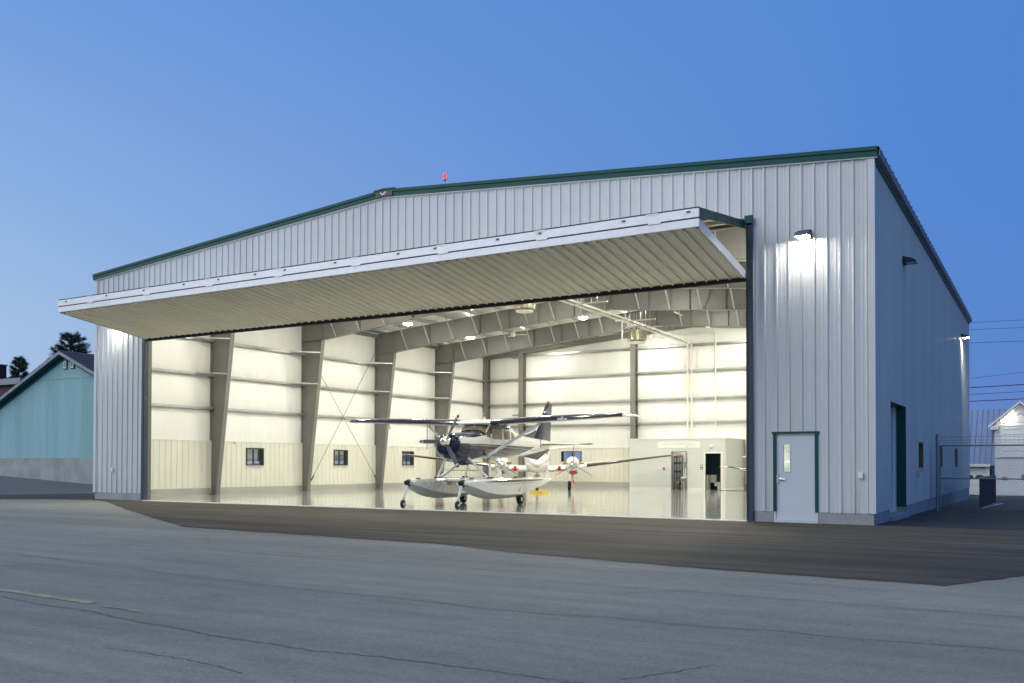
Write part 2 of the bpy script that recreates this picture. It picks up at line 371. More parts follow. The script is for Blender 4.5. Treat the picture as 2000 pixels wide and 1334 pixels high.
def rib_sheet(mb, s0, s1, zb, zt, P, phase, openings=(), lift=0.0, hs=1.0):
    """zb, zt functions of s; P(s, h, z) -> point; openings (a, b, z0, z1) are left out"""
    cuts = sorted(set([s0, s1]+[c for o in openings for c in (o[0], o[1]) if s0 < c < s1]))
    for a, b in zip(cuts, cuts[1:]):
        mid = (a+b)/2; segs = [(None, None)]
        ops = sorted([o for o in openings if o[0] <= mid <= o[1]], key=lambda o: o[2])
        lo = None; segs = []
        for o in ops: segs.append((lo, o[2])); lo = o[3]
        segs.append((lo, None))
        br = rib_breaks(a, b, phase)
        for z0, z1 in segs:
            f0 = (lambda s: zb(s)) if z0 is None else (lambda s, z0=z0: z0)
            f1 = (lambda s: zt(s)) if z1 is None else (lambda s, z1=z1: z1)
            if f1(mid)-f0(mid) < 0.01: continue
            n = len(br)
            vs = [P(s, h*hs+lift, f0(s)) for s, h in br]+[P(s, h*hs+lift, f1(s)) for s, h in br]
            mb.faces(vs, [(k, k+1, n+k+1, n+k) for k in range(n-1)])
    return mb
def text_mesh(name, body, size, ext=0.0, align='CENTER', spacing=1.0):
    cu = bpy.data.curves.new(name, 'FONT'); cu.body = body; cu.size = size; cu.extrude = ext; cu.align_x = align; cu.align_y = 'CENTER'; cu.space_character = spacing
    o = bpy.data.objects.new(name, cu); COL.objects.link(o)
    dg = bpy.context.evaluated_depsgraph_get(); me = bpy.data.meshes.new_from_object(o.evaluated_get(dg))
    bpy.data.objects.remove(o); bpy.data.curves.remove(cu); return me
# ------------------------------------------------------------------ ground, apron, taxiway marks
def clip(v, a, b): return max(a, min(b, v))
def gz(x, y):
    gr = -0.0105*clip(y, 0, 30)-0.022*clip(y-30, 0, 40)
    return -0.03+gr*clip((x+29)/28.5, 0, 1)+0.045*clip(-41.5-x, 0, 16)
GX = [-57.5, -41.5, -29, -0.5]; GY = [0, 30, 70]
def sheet(name, poly, m, dz, parent=None, **tags):
    bm = bmesh.new(); vs = [bm.verts.new((x, y, 0)) for x, y in poly]; bm.faces.new(vs)
    for x in GX: bmesh.ops.bisect_plane(bm, geom=bm.verts[:]+bm.edges[:]+bm.faces[:], plane_co=(x, 0, 0), plane_no=(1, 0, 0))
    for y in GY: bmesh.ops.bisect_plane(bm, geom=bm.verts[:]+bm.edges[:]+bm.faces[:], plane_co=(0, y, 0), plane_no=(0, 1, 0))
    bmesh.ops.triangulate(bm, faces=bm.faces[:])
    for v in bm.verts: v.co.z = gz(v.co.x, v.co.y)+dz
    bmesh.ops.recalc_face_normals(bm, faces=bm.faces[:])
    if bm.faces and sum(f.normal.z for f in bm.faces) < 0: bmesh.ops.reverse_faces(bm, faces=bm.faces[:])
    me = bpy.data.meshes.new(name); bm.to_mesh(me); bm.free(); me.materials.append(MATS[m])
    return obj(name, me, parent, **tags)
sheet('ground', [(-1500, -1500), (1500, -1500), (1500, 1500), (-1500, 1500)], 'grass_far', -0.05, kind='structure')
taxi = sheet('taxiway', [(-140, -90), (70, -90), (70, 40), (-140, 40)], 'asphalt_old', 0.0, kind='structure')
def wob(pts, amp, step, rnd):
    out = []
    for (x0, y0), (x1, y1) in zip(pts, pts[1:]):
        n = max(1, int(math.hypot(x1-x0, y1-y0)/step))
        for k in range(n):
            t = k/n; out.append((x0+(x1-x0)*t+rnd.uniform(-amp, amp), y0+(y1-y0)*t+rnd.uniform(-amp, amp)))
    return out+[pts[-1]]
rn = random.Random(3)
apron_edge = wob([(-41.5, -5.5), (-32.2, -2.06), (-30.2, -1.0), (-28.3, -0.62), (-26.6, -1.35), (-20.9, -4.75), (-13.2, -9.0)], .035, .22, rn)[:-1] + \
             wob([(-13.2, -9.0), (-5.85, -9.5), (-3.9, -10.2), (-0.35, -10.77), (2.49, -10.97), (3.29, -9.34), (6.0, -4.0), (45, -2)], .035, .18, rn)
sheet('apron', apron_edge+[(45, 75), (-34.5, 75), (-34.5, 32), (-35.2, 4.0), (-37.1, 0.8)], 'asphalt_new', 0.006, kind='structure')
sheet('side_lot', [(-41.6, -5.6), (-37.14, 0.8), (-35.24, 4.0), (-34.55, 32), (-34.55, 75), (-135, 75), (-135, -38)], 'asphalt_mid', 0.004, kind='structure')
def strip(mb, pts, w0, w1, dz, rnd=None, jag=0.0):
    for (x0, y0), (x1, y1) in zip(pts, pts[1:]):
        d = math.hypot(x1-x0, y1-y0) or 1; nx, ny = -(y1-y0)/d, (x1-x0)/d
        a = (w0 if not rnd else w0*rnd.uniform(.4, 1.3))/2; b = (w1 if not rnd else w1*rnd.uniform(.4, 1.3))/2
        mb.q((x0-nx*a, y0-ny*a, gz(x0, y0)+dz), (x1-nx*b, y1-ny*b, gz(x1, y1)+dz), (x1+nx*b, y1+ny*b, gz(x1, y1)+dz), (x0+nx*a, y0+ny*a, gz(x0, y0)+dz))
cracks = [[(-34, -6.2), (-23, -7.5), (-13.4, -9.15)], [(-40, -9.5), (-28, -10.6), (-16, -11.53), (-6.2, -12.53), (-2.3, -13.05), (3.4, -13.1), (14, -12.9)],
          [(-38, -12.2), (-22, -13.6), (-11.07, -14.42), (-4.6, -15.1), (-1.0, -15.22), (1.03, -15.05), (8, -14.6)],
          [(-16, -16.4), (-5.98, -17.27), (-1.93, -17.67), (0.42, -17.6), (4.0, -17.3)], [(-2.75, -18.47), (-1.65, -18.43), (-1.2, -18.5)],
          [(-5.6, -11.6), (-5.2, -11.3), (-5.0, -10.9)], [(-0.6, -13.6), (-0.2, -13.25), (0.1, -12.9)], [(1.1, -17.35), (1.25, -16.95), (1.5, -16.6)],
          [(-9.8, -11.2), (-9.4, -11.6), (-9.5, -12.0)], [(2.0, -12.6), (2.2, -12.3)], [(-13.4, -9.4), (-7.2, -10.3), (-3.2, -11.2), (2.0, -11.9)]]
for i, c in enumerate(cracks):
    mb = MB(); rr = random.Random(20+i); p = wob(wob(c, 0.05, 0.5, rr), 0.016, 0.05, rr); wd = 0.014 if len(c) > 3 else 0.010
    if i == len(cracks)-1: wd = 0.010
    strip(mb, p, wd, wd, 0.004, rr); mb.build('pavement_crack', 'crack_fill', taxi)
mb = MB(); rr = random.Random(5)
strip(mb, wob([(-16, -16.42), (-6.72, -16.96), (-4.9, -17.05)], .008, .2, rr), .13, .13, .005); strip(mb, [(-4.62, -17.12), (-4.2, -17.14), (-4.0, -17.16)], .09, .03, .005)
mb.build('painted_line', 'yellow_line', taxi)

# ------------------------------------------------------------------ the hangar
WX = 29.26; LY = 29.26; RX = -WX/2
hangar = thing('hangar', 'large white ribbed metal aircraft hangar with dark green trim and its bifold door raised', 'hangar')
def gable(x, base=8.74): return base+0.0811*(WX/2-abs(x-RX))
# floor slab
mb = MB(); mb.box((-29.2, 0.0, -0.5), (-0.06, 29.2, 0.0)); floor = mb.build('floor', 'epoxy', None, kind='structure')
mb = MB()
for y in (5.69, 11.51, 17.33, 23.15): mb.box((-29.0, y-.004, 0.0005), (-0.3, y+.004, 0.0012))
for x in (-24.4, -19.5, -14.63, -9.75, -4.9): mb.box((x-.004, .1, 0.0005), (x+.004, 28.9, 0.0012))
mb.build('floor_joint', 'concrete_paint', floor)
mb = MB(); mb.box((-26.2, -0.17, -0.4), (-3.0, -0.002, -0.002)); mb.build('door_sill', 'white_trim', floor)

PH = -2.5839
front = MB().box((-29.2, 0.10, 7.75), (-0.06, 0.16, 8.75)).box((-29.2, .10, .3), (-26.5, .16, 7.75)).box((-2.7, .10, 2.4), (-0.06, .16, 7.75)).box((-2.7, .10, .3), (-2.45, .16, 2.4)).box((-1.2, .10, .3), (-0.06, .16, 2.4)).prism([(-29.2, .10, 8.75), (-0.06, .10, 8.75), (RX, .10, 9.9)], (0, .06, 0)).build('front_wall', 'insul', hangar)
OPF = [(-26.22, -2.98, -1, 7.62), (-2.365, -1.295, -1, 2.205)]
s = PH+.152-.9144*40; k = 0
while s < 0:
    a, b = max(s, -29.20), min(s+.9144, -0.06); s += .9144
    if b-a < .02: continue
    mb = MB(); rib_sheet(mb, a, b, lambda s: .25, lambda s: gable(s), lambda s, h, z: (s, -h, z), PH, OPF, 0.0015*(k % 2)); k += 1
    if mb.v: mb.build('wall_panel', 'wall_white', front, fix=False)
# screws in rows, raised heads
mb = MB()
for zz in (.33, .75, 1.55, 2.42, 3.9, 5.4, 6.95, 8.3):
    kx = 0
    while PH-kx*FT > -29.1 or kx < 0:
        for q in (-1, 1):
            for x in ((PH-kx*FT+.05*q),):
                if zz < gable(x)-.1 and not any(o[0]-.06 < x < o[1]+.06 and zz < o[3]+.08 for o in OPF): mb.box((x-.007, -.012, zz-.007), (x+.007, -.0005, zz+.007))
        kx += 1
    for kx in range(1, 9):
        for q in (-1, 1):
            x = PH+kx*FT+.05*q
            if x < -.1 and not any(o[0]-.06 < x < o[1]+.06 and zz < o[3]+.08 for o in OPF): mb.box((x-.007, -.012, zz-.007), (x+.007, -.0005, zz+.007))
mb.build('screw_heads', 'satin_steel', front, kind='stuff')
# side wall (right)
side = MB().box((-0.21, .2, .35), (-0.20, 2.30, 8.7)).box((-0.21, 5.6, 2.3), (-0.20, 29.1, 8.7)).box((-0.21, 2.30, 3.2), (-.20, 5.6, 8.7)).build('right_wall', 'insul', hangar)
SW = [(8.15, 9.37), (14.3, 15.52), (20.9, 22.12)]
OPS = [(2.385, 5.505, -1, 3.07)]+[(a, b, 1.30, 2.14) for a, b in SW]
s = 0.05; k = 0
while s < LY-.1:
    a, b = s, min(s+.9144, LY-.06); s += .9144
    mb = MB(); rib_sheet(mb, a, b, lambda s: .25, lambda s: 8.74, lambda s, h, z: (h, s, z), 0.2, OPS, 0.0015*(k % 2)); k += 1
    mb.build('wall_panel', 'wall_white', side, fix=False)
mb = MB()
for zz in (.33, 2.42, 3.9, 5.4, 6.95, 8.3):
    for kx in range(95):
        y = .2+.05+kx*FT
        if not any(o[0]-.06 < y < o[1]+.06 and o[2]-.06 < zz < o[3]+.06 for o in OPS): mb.box((.0005, y-.007, zz-.007), (.012, y+.007, zz+.007))
mb.build('screw_heads', 'satin_steel', side, kind='stuff')
# left and rear outer skins (plain sides away from the camera keep the same sheets)
left = MB().box((-29.25, .2, .35), (-29.24, 29.1, 1.28)).box((-29.25, .2, 2.16), (-29.24, 29.1, 8.7)).build('left_wall', 'wall_white', hangar)
rear = MB().box((-29.2, 29.24, .3), (-.06, 29.25, 1.0)).box((-29.2, 29.24, 2.5), (-.06, 29.25, 8.75)).box((-29.2, 29.24, 1.0), (-23.6, 29.25, 2.5)).box((-21.6, 29.24, 1.0), (-.06, 29.25, 2.5)).prism([(-29.2, 29.24, 8.75), (-0.06, 29.24, 8.75), (RX, 29.24, 9.9)], (0, .01, 0)).build('rear_wall', 'wall_white', hangar)
# corner trims
for nm, bx in (('corner_trim', [((-.12, -.040, .25), (.004, -.036, 8.72)), ((.036, -.036, .25), (.040, .10, 8.72)), ((.004, -.040, .25), (.040, -.036, 8.72))]),
               ('corner_trim', [((-29.30, -.040, .25), (-29.14, -.036, 8.72)), ((-29.30, -.036, .25), (-29.296, .10, 8.72))])):
    mb = MB()
    for a, b in bx: mb.box(a, b)
    mb.build(nm, 'wall_trim', hangar)
# foundations
for a, b in ((-29.22, -26.42), (-2.85, -2.372), (-1.288, -.012)): MB().box((a, -.004, -.6), (b, .25, .246)).build('foundation', 'concrete', front)
for a, b in (((-.25, .251, -1.2), (-.008, 2.38, .246)), ((-.25, 5.51, -1.2), (-.008, 29.2, .246)), ((-.30, 2.381, -1.2), (.10, 5.509, .06))): MB().box(a, b).build('foundation', 'concrete', side)
mb = MB(); mb.box((-29.22, .26, -.6), (-29.0, 29.2, .30)); mb.build('foundation', 'concrete_paint', left)
mb = MB(); mb.box((-28.99, 28.96, -.6), (-.26, 29.2, .30)); mb.build('foundation', 'concrete_paint', rear)
# rake trim along the gable, ridge plate, roof
def rake(z0, z1, y0, y1, nm, m):
    for sg in (-1, 1):
        xe = RX+sg*(WX/2+.10); ze = -.10*.0811
        mb = MB(); mb.prism([(RX, y0, gable(RX)+z0), (xe, y0, 8.74+ze+z0), (xe, y0, 8.74+ze+z1), (RX, y0, gable(RX)+z1)], (0, y1-y0, 0)); mb.build(nm, m, hangar)
rake(-.045, -.012, -.060, .04, 'drip_trim', 'wall_trim')
rake(-.010, .105, -.085, .04, 'rake_trim', 'green'); rake(.105, .125, -.075, .04, 'rake_trim', 'green'); rake(.125, .215, -.110, .04, 'rake_trim', 'green')
roof = MB()
for sg in (-1, 1):
    xe = RX+sg*(WX/2-.1)
    roof.prism([(RX, 0.05, 10.045), (xe, .05, 8.855), (xe, .05, 8.875), (RX, .05, 10.065)], (0, LY-.1, 0))
roof = roof.build('roof', 'insul', hangar)
pm = {}
for sg in (-1, 1):
    mb = MB(); z0 = 8.74+.20; z1 = gable(RX)+.20; xe = sg*(WX/2+.14)
    mb.prism([(0, 0, z1), (xe, 0, z0), (xe, 0, z0+.012), (0, 0, z1+.012)], (0, .605, 0))
    mb.prism([(0, .585, z1+.013), (xe, .585, z0+.013), (xe, .585, z0+.075), (0, .585, z1+.075)], (0, .030, 0))
    pm[sg] = mb.mesh('roof_panel', 'roof_green')
    for kk in range(48): obj('roof_panel', pm[sg], roof, (RX, -.05+kk*.612, 0))
mb = MB()
for sg in (-1, 1): mb.prism([(RX, -.13, gable(RX)+.215), (RX+sg*.42, -.13, gable(RX)+.185), (RX+sg*.42, -.13, gable(RX)+.215), (RX, -.13, gable(RX)+.252)], (0, LY+.2, 0))
mb.build('ridge_cap', 'roof_green', roof)
mb = MB(); zc = gable(RX)
mb.prism([(RX, -.118, zc-.005), (RX-.33, -.118, zc-.032), (RX-.33, -.118, zc+.13), (RX, -.118, zc+.155), (RX+.33, -.118, zc+.13), (RX+.33, -.118, zc-.032)], (0, .008, 0))
rp = mb.build('ridge_plate', 'boot_black', roof)
mb = MB()   # the maker's mark: an angular V joined to a P
for a, b, wd in (((-.13, .075), (-.03, -.03), .022), ((-.03, -.03), (.02, .055), .022), ((-.085, .075), (-.03, .012), .012), ((.02, -.03), (.05, .075), .022), ((.05, .075), (.115, .075), .016), ((.115, .075), (.10, .028), .016), ((.10, .028), (.038, .024), .016)):
    mb.bar((RX+a[0]-.02, -.121, zc+.055+a[1]*.8), (RX+b[0]-.02, -.121, zc+.055+b[1]*.8), .004, wd, up=(0, 0, 1))
mb.build('maker_mark', 'sign_white', rp)
# eave gutter on the right, with its fascia
mb = MB(); mb.prism([(.045, -.06, 8.70), (.15, -.06, 8.74), (.17, -.06, 8.88), (.16, -.06, 8.88), (.14, -.06, 8.75), (.045, -.06, 8.715)], (0, LY+.12, 0)); mb.build('gutter', 'fascia_gray', roof)
mb = MB(); mb.prism([(-29.305, -.06, 8.70), (-29.41, -.06, 8.74), (-29.43, -.06, 8.88), (-29.305, -.06, 8.88)], (0, LY+.12, 0)); mb.build('gutter', 'fascia_gray', roof)
mb = MB(); mb.box((.042, -.05, 8.60), (.055, LY+.03, 8.70)); mb.build('eave_trim', 'green', roof)

# jambs of the big opening
for x0, x1, xin in ((-3.03, -2.86, -3.03), (-26.36, -26.20, -26.20)):
    mb = MB(); mb.box((x0, -.075, -.03), (x1, -.045, 7.66)); mb.box((x0, -.045, -.03), (x0+.02, .10, 7.66)); mb.box((x1-.02, -.045, -.03), (x1, .10, 7.66))
    j = mb.build('door_jamb', 'dark_channel', front)
    mb = MB(); sx = 1 if xin > -10 else -1
    mb.box((xin, .101, 0.0), (xin+sx*.012, .26, 7.9)); mb.box((xin, .10, 0.0), (xin+sx*.24, .112, 7.9)); mb.box((xin, .248, 0), (xin+sx*.24, .26, 7.9)); mb.build('jamb_column', 'steel_gray', j)
    mb = MB()
    if sx > 0: mb.box((x0+.012, -.085, .06), (x0+.05, -.075, 6.0))
    else: mb.box((x1-.05, -.085, .06), (x1-.012, -.075, 6.0))
    mb.build('guide_rail', 'black_part', j)
    mb = MB(); xm = (x0+x1)/2; mb.box((xm-.10, -.16, 7.50), (xm+.10, -.075, 7.70)); mb.build('hinge_bracket', 'green', j)
mb = MB(); mb.box((-26.2, -.05, 7.58), (-3.0, -.002, 7.66)); mb.build('header_trim', 'green', front)
mb = MB(); mb.box((-26.5, .17, 7.55), (-2.7, .19, 8.15)); mb.box((-26.5, .17, 7.55), (-2.7, .42, 7.57)); mb.box((-26.5, .17, 8.13), (-2.7, .42, 8.15)); mb.build('header_beam', 'steel_gray', front)

# bifold door, folded up and out
A1, B1 = Vector((0, -.06, 7.60)), Vector((0, -3.60, 7.085)); A2, B2 = Vector((0, -.05, 6.165)), Vector((0, -3.56, 6.672))
X0, X1 = -26.19, -3.05
mb = MB(); d1 = (B1-A1).normalized(); n1 = Vector((0, -d1.z, d1.y));  n1 = n1 if n1.z > 0 else -n1
mb.prism([(X0, *A1.yz), (X0, *B1.yz), (X0, *(B1-n1*.03).yz), (X0, *(A1-n1*.03).yz)], (X1-X0, 0, 0))
bif = mb.build('bifold_door', 'soffit', hangar)
for x in (X0, X1-.05): MB().prism([(x, *(A1+n1*.003).yz), (x, *(B1+n1*.003).yz), (x, *(B1-n1*.20).yz), (x, *(A1-n1*.20).yz)], (.05, 0, 0)).build('end_channel', 'green', bif)
d2 = (B2-A2).normalized(); n2 = Vector((0, d2.z, -d2.y)); n2 = n2 if n2.z < 0 else -n2; L2 = (B2-A2).length
s = X0+.05; k = 0
while s < X1-.06:
    a, b = s, min(s+.9144, X1-.05); s += .9144
    mb = MB(); rib_sheet(mb, a, b, lambda s: .06, lambda s: L2-.05, lambda s, h, t: (s, *(A2+d2*t+n2*h).yz), X0+.2, (), .0015*(k % 2), 1.45); k += 1
    mb.build('soffit_panel', 'soffit', bif, fix=False)
mb = MB(); mb.prism([(X0+.05, *(A2+d2*.05-n2*.02).yz), (X0+.05, *(B2-d2*.05-n2*.02).yz), (X0+.05, *(B2-d2*.05-n2*.005).yz), (X0+.05, *(A2+d2*.05-n2*.005).yz)], (X1-X0-.10, 0, 0)); mb.build('lower_liner', 'soffit', bif)
mb = MB()
for t in (.5, 1.2, 1.9, 2.6, 3.2):
    for kx in range(75):
        x = X0+.2+.05+kx*FT
        if x < X1-.1: p = A2+d2*t; mb.box((x-.008, p.y-.008, p.z-.014), (x+.008, p.y+.008, p.z))
mb.build('screw_heads', 'satin_steel', bif, kind='stuff')
for x in (X0, X1-.045): MB().prism([(x, *(A2+n2*.035).yz), (x, *(B2+n2*.035).yz), (x, *(B2-n2*.17).yz), (x, *(A2-n2*.17).yz)], (.045, 0, 0)).build('edge_channel', 'white_alu', bif)
def edge_beam(nm, y, z0, z1, m):
    mb = MB(); mb.box((X0-.005, y-.03, z0), (X1+.005, y+.03, z1)); return bevel(mb.build(nm, m, bif), .006)
e1 = edge_beam('leaf_edge', -3.605, 6.862, 7.062, 'white_alu'); e2 = edge_beam('leaf_edge', -3.590, 6.655, 6.836, 'white_alu')
mb = MB(); mb.box((X0, -3.62, 7.068), (X1, -3.50, 7.098)); mb.build('edge_cap', 'green', bif)
mb = MB(); mb.box((X0, -3.59, 6.837), (X1, -3.50, 6.861)); mb.build('edge_seal', 'black_rubber', bif)
mb = MB(); mb.box((X0, -3.612, 7.060), (X1, -3.58, 7.069)); mb.build('edge_seal', 'black_rubber', bif)
rr = random.Random(9); x = X0+.35
while x < X1-.2:
    mb = MB(); mb.box((x, -3.639, 6.955), (x+.16, -3.6355, 7.03)); st_ = mb.build('warning_label', 'sign_white', e1)
    mb = MB(); mb.box((x+.06, -3.642, 6.975), (x+.15, -3.6395, 7.02)); mb.build('label_print', 'sign_dark', st_)
    x += rr.choice((1.2, 1.55, 1.9, 2.2))
x = X0+1.6
while x < X1-.6:
    mb = MB(); mb.box((x, -3.645, 7.045), (x+.30, -3.636, 7.072)); mb.box((x+.05, -3.642, 6.832), (x+.36, -3.62, 6.866)); mb.build('hinge_leaf', 'white_alu', e1); x += 2.9
mb = MB(); mb.tube([(X0, -.02, 6.105), (X1+.02, -.02, 6.105)], .055, 8); mb.box((X0, -.08, 6.13), (X1, .03, 6.16)); mb.build('bottom_seal', 'black_rubber', bif)
mb = MB()   # trusses inside the folded leaves
x = X0+1.1
while x < X1:
    mb.bar((x, -.1, 7.50), (x, -3.5, 6.98), .05, .10); mb.bar((x, -.15, 6.30), (x, -3.45, 6.78), .05, .10); x += 2.9
mb.bar((X0, -1.2, 7.33), (X1, -1.2, 7.33), .06, .10); mb.bar((X0, -2.4, 7.15), (X1, -2.4, 7.15), .06, .10)
mb.build('leaf_frame', 'galv', bif)
mb = MB(); mb.box((X1-1.0, -.9, 7.02), (X1-.75, -.6, 7.30)); mb.lathe([(.09, 0), (.09, .3)], (X1-1.15, -.75, 7.15), (1, 0, 0), 12); mo = mb.build('hoist_motor', 'black_part', bif)

# man door
leaf = MB().box((-2.30, .005, .05), (-1.36, .048, 2.16)).build('man_door', 'door_paint', front); bevel(leaf, .004)
# (cut the lite out of the leaf)
def cut(o, a, b):
    c = MB().box(a, b).build('cutter', 'black_part'); md = o.modifiers.new('cut', 'BOOLEAN'); md.object = c; md.operation = 'DIFFERENCE'; md.solver = 'EXACT'
    bpy.context.view_layer.update(); dg = bpy.context.evaluated_depsgraph_get()
    me = bpy.data.meshes.new_from_object(o.evaluated_get(dg)); o.modifiers.clear(); o.data = me; bpy.data.objects.remove(c)
cut(leaf, (-2.125, -.1, 1.235), (-1.965, .2, 1.905))
mb = MB()
for a, b in (((-2.37, -.045, .25), (-2.30, .10, 2.21)), ((-1.36, -.045, .25), (-1.29, .10, 2.21)), ((-2.40, -.055, 2.165), (-1.26, .10, 2.225))): mb.box(a, b)
mb.build('door_frame', 'green', leaf)
mb = MB(); mb.box((-2.36, -.012, -.03), (-2.302, .10, .25)); mb.box((-1.358, -.012, -.03), (-1.292, .10, .25)); mb.box((-2.302, -.02, -.03), (-1.358, .10, .045)); mb.build('threshold', 'wall_trim', leaf)
mb = MB()
for a, b in (((-2.145, -.006, 1.215), (-2.123, .056, 1.925)), ((-1.967, -.006, 1.215), (-1.945, .056, 1.925)), ((-2.123, -.006, 1.215), (-1.967, .056, 1.237)), ((-2.123, -.006, 1.903), (-1.967, .056, 1.925))): mb.box(a, b)
mb.build('lite_frame', 'door_paint', leaf)
MB().box((-2.123, .020, 1.237), (-1.967, .026, 1.903)).build('pane', 'pane', leaf)
mb = MB(); mb.box((-2.296, -.012, .93), (-2.235, .003, 1.17)); mb.lathe([(.032, 0), (.032, .05), (.02, .055)], (-2.19, .004, 1.05), (0, -1, 0), 14); mb.tube([(-2.19, -.05, 1.05), (-2.07, -.055, 1.045)], .013, 8); mb.build('lever_handle', 'chrome', leaf)
for zz in (.28, 1.05, 1.90): MB().box((-1.362, -.014, zz-.06), (-1.345, .004, zz+.06)).build('hinge', 'satin_steel', leaf)
# small boxes on the walls
for nm, x, zz, lab in (('outlet_box', -.30, 1.16, 'small white outlet box on the front wall right of the white door'), ('outlet_box', -28.10, 1.16, 'small outlet box low on the narrow front wall left of the big opening')):
    o = MB().box((x-.055, -.075, zz-.07), (x+.055, -.0355, zz+.07)).box((x-.02, -.055, zz-.10), (x+.03, -.0355, zz-.07)).build(nm, 'white_trim', None, label=lab, cat='outlet', group='outlet boxes on the hangar front'); bevel(o, .01)
o = MB().box((.034, 7.55, 1.07), (.10, 7.75, 1.22)).prism([(.10, 7.55, 1.22), (.15, 7.55, 1.10), (.10, 7.55, 1.07)], (0, .20, 0)).build('vent_hood', 'satin_steel', None, label='small metal vent hood on the side wall left of the first window', cat='vent')

# overhead door in the side wall
mb = MB(); od = None
for kz in range(5):
    z0 = .07+kz*.595; p = MB().box((-.36, 2.39, z0), (-.32, 5.50, z0+.585))
    for r in range(1, 6): p.box((-.32, 2.39, z0+r*.10), (-.312, 5.50, z0+r*.10+.05))
    if od is None: od = p.build('overhead_door', 'door_paint', side)
    else: p.build('door_section', 'door_paint', od)
mb = MB(); mb.box((-.40, 5.506, .20), (-.002, 5.60, 3.16)); mb.box((-.40, 2.30, .20), (-.002, 2.384, 3.16)); mb.box((-.40, 2.384, 3.071), (-.002, 5.506, 3.16)); mb.build('door_reveal', 'green', od)
mb = MB(); mb.box((-.31, 5.20, 0.07), (-.26, 5.50, 3.06)); mb.build('door_track', 'white_trim', od)
mb = MB()
for a, b in (((-.318, 2.55, 1.35), (-.295, 2.61, 1.95)), ((-.318, 3.45, 1.35), (-.295, 3.51, 1.95)), ((-.318, 2.61, 1.35), (-.295, 3.45, 1.41)), ((-.318, 2.61, 1.89), (-.295, 3.45, 1.95))): mb.box(a, b)
wfr = mb.build('lite_frame', 'black_part', od); MB().box((-.311, 2.61, 1.41), (-.306, 3.45, 1.89)).build('pane', 'white_trim', od)

# windows
def window(parent, P, w2, z0, z1, depth, m='brown_frame', split=True):
    """P(s, d, z): s along the wall about the centre, d outwards"""
    def bx(mb, s0, s1, d0, d1, za, zb):
        a, b = P(s0, d0, za), P(s1, d1, zb); mb.box(a, b)
    t = .05; mb = MB()
    for s0, s1, za, zb in ((-w2, -w2+t, z0, z1), (w2-t, w2, z0, z1), (-w2+t, w2-t, z0, z0+t), (-w2+t, w2-t, z1-t, z1)): bx(mb, s0, s1, -depth, .02, za, zb)
    wd = mb.build('window', m, parent)
    if split: mb = MB(); bx(mb, -.03, .03, -depth*.6, -depth*.6+.05, z0+t, z1-t); mb.build('mullion', m, wd)
    for a, b in (((-w2+t, -.03), (.03, w2-t)) if split else ((-w2+t, w2-t),)):
        mb = MB(); bx(mb, a, b, -depth*.6+.02, -depth*.6+.026, z0+t, z1-t); mb.build('pane', 'pane', wd)
    mb = MB(); bx(mb, -w2-.03, w2+.03, -.01, .035, z0-.05, z0-.002); mb.build('sill', 'wall_trim', wd)
    return wd
for a, b in SW: window(side, lambda s, d, z, c=(a+b)/2: (d+.012, c+s, z), (b-a)/2, 1.30, 2.14, .22)

# ------------------------------------------------------------------ inside of the hangar
FY = [5.69, 11.51, 17.33, 23.15]
def girt(parent, P, s0, s1, z):
    """Z girt: web with two lips"""
    mb = MB()
    for (d0, d1, za, zb) in ((.0, .20, z-.002, z+.002), (.196, .20, z, z+.06), (.0, .004, z-.06, z), (.196, .20, z-.004, z+.004)):
        a, b = P(s0, d0, za), P(s1, d1, zb); mb.box(a, b)
    a, b = P(s0, .165, z-.05), P(s1, .185, z+.05); mb.box(a, b)
    return mb.build('girt', 'galv', parent)
def bulge(parent, P, s0, s1, z0, z1, seed):
    """blanket faced with white vinyl, sagging a little between the girts"""
    rr = random.Random(seed); ns, nz = 14, 7; mb = MB(); vs = []
    off = [rr.uniform(0, 6.28) for _ in range(5)]
    for j in range(nz+1):
        for i in range(ns+1):
            u, v = i/ns, j/nz; s = s0+(s1-s0)*u; z = z0+(z1-z0)*v
            h = .035*math.sin(math.pi*v)*(1+.25*math.sin(off[0]+u*9))+.010*math.sin(off[1]+u*23+v*1.5)*(.4+v)+.006*math.sin(off[2]+u*51)
            vs.append(P(s, max(h*(1 if 0 < u < 1 else .6), -.02), z))
    mb.faces(vs, [(j*(ns+1)+i, j*(ns+1)+i+1, (j+1)*(ns+1)+i+1, (j+1)*(ns+1)+i) for j in range(nz) for i in range(ns)])
    return mb.build('insulation_panel', 'insul', parent, smooth=True)
PL = lambda s, d, z: (-29.06+d, s, z)
PR = lambda s, d, z: (-.205-d, s, z)
PB = lambda s, d, z: (s, 29.0-d, z)
GZ = [3.87, 5.36, 6.91]
bays = [0.25]+FY+[28.97]
LW = [(7.73, 8.84), (13.83, 14.94), (19.75, 20.86)]
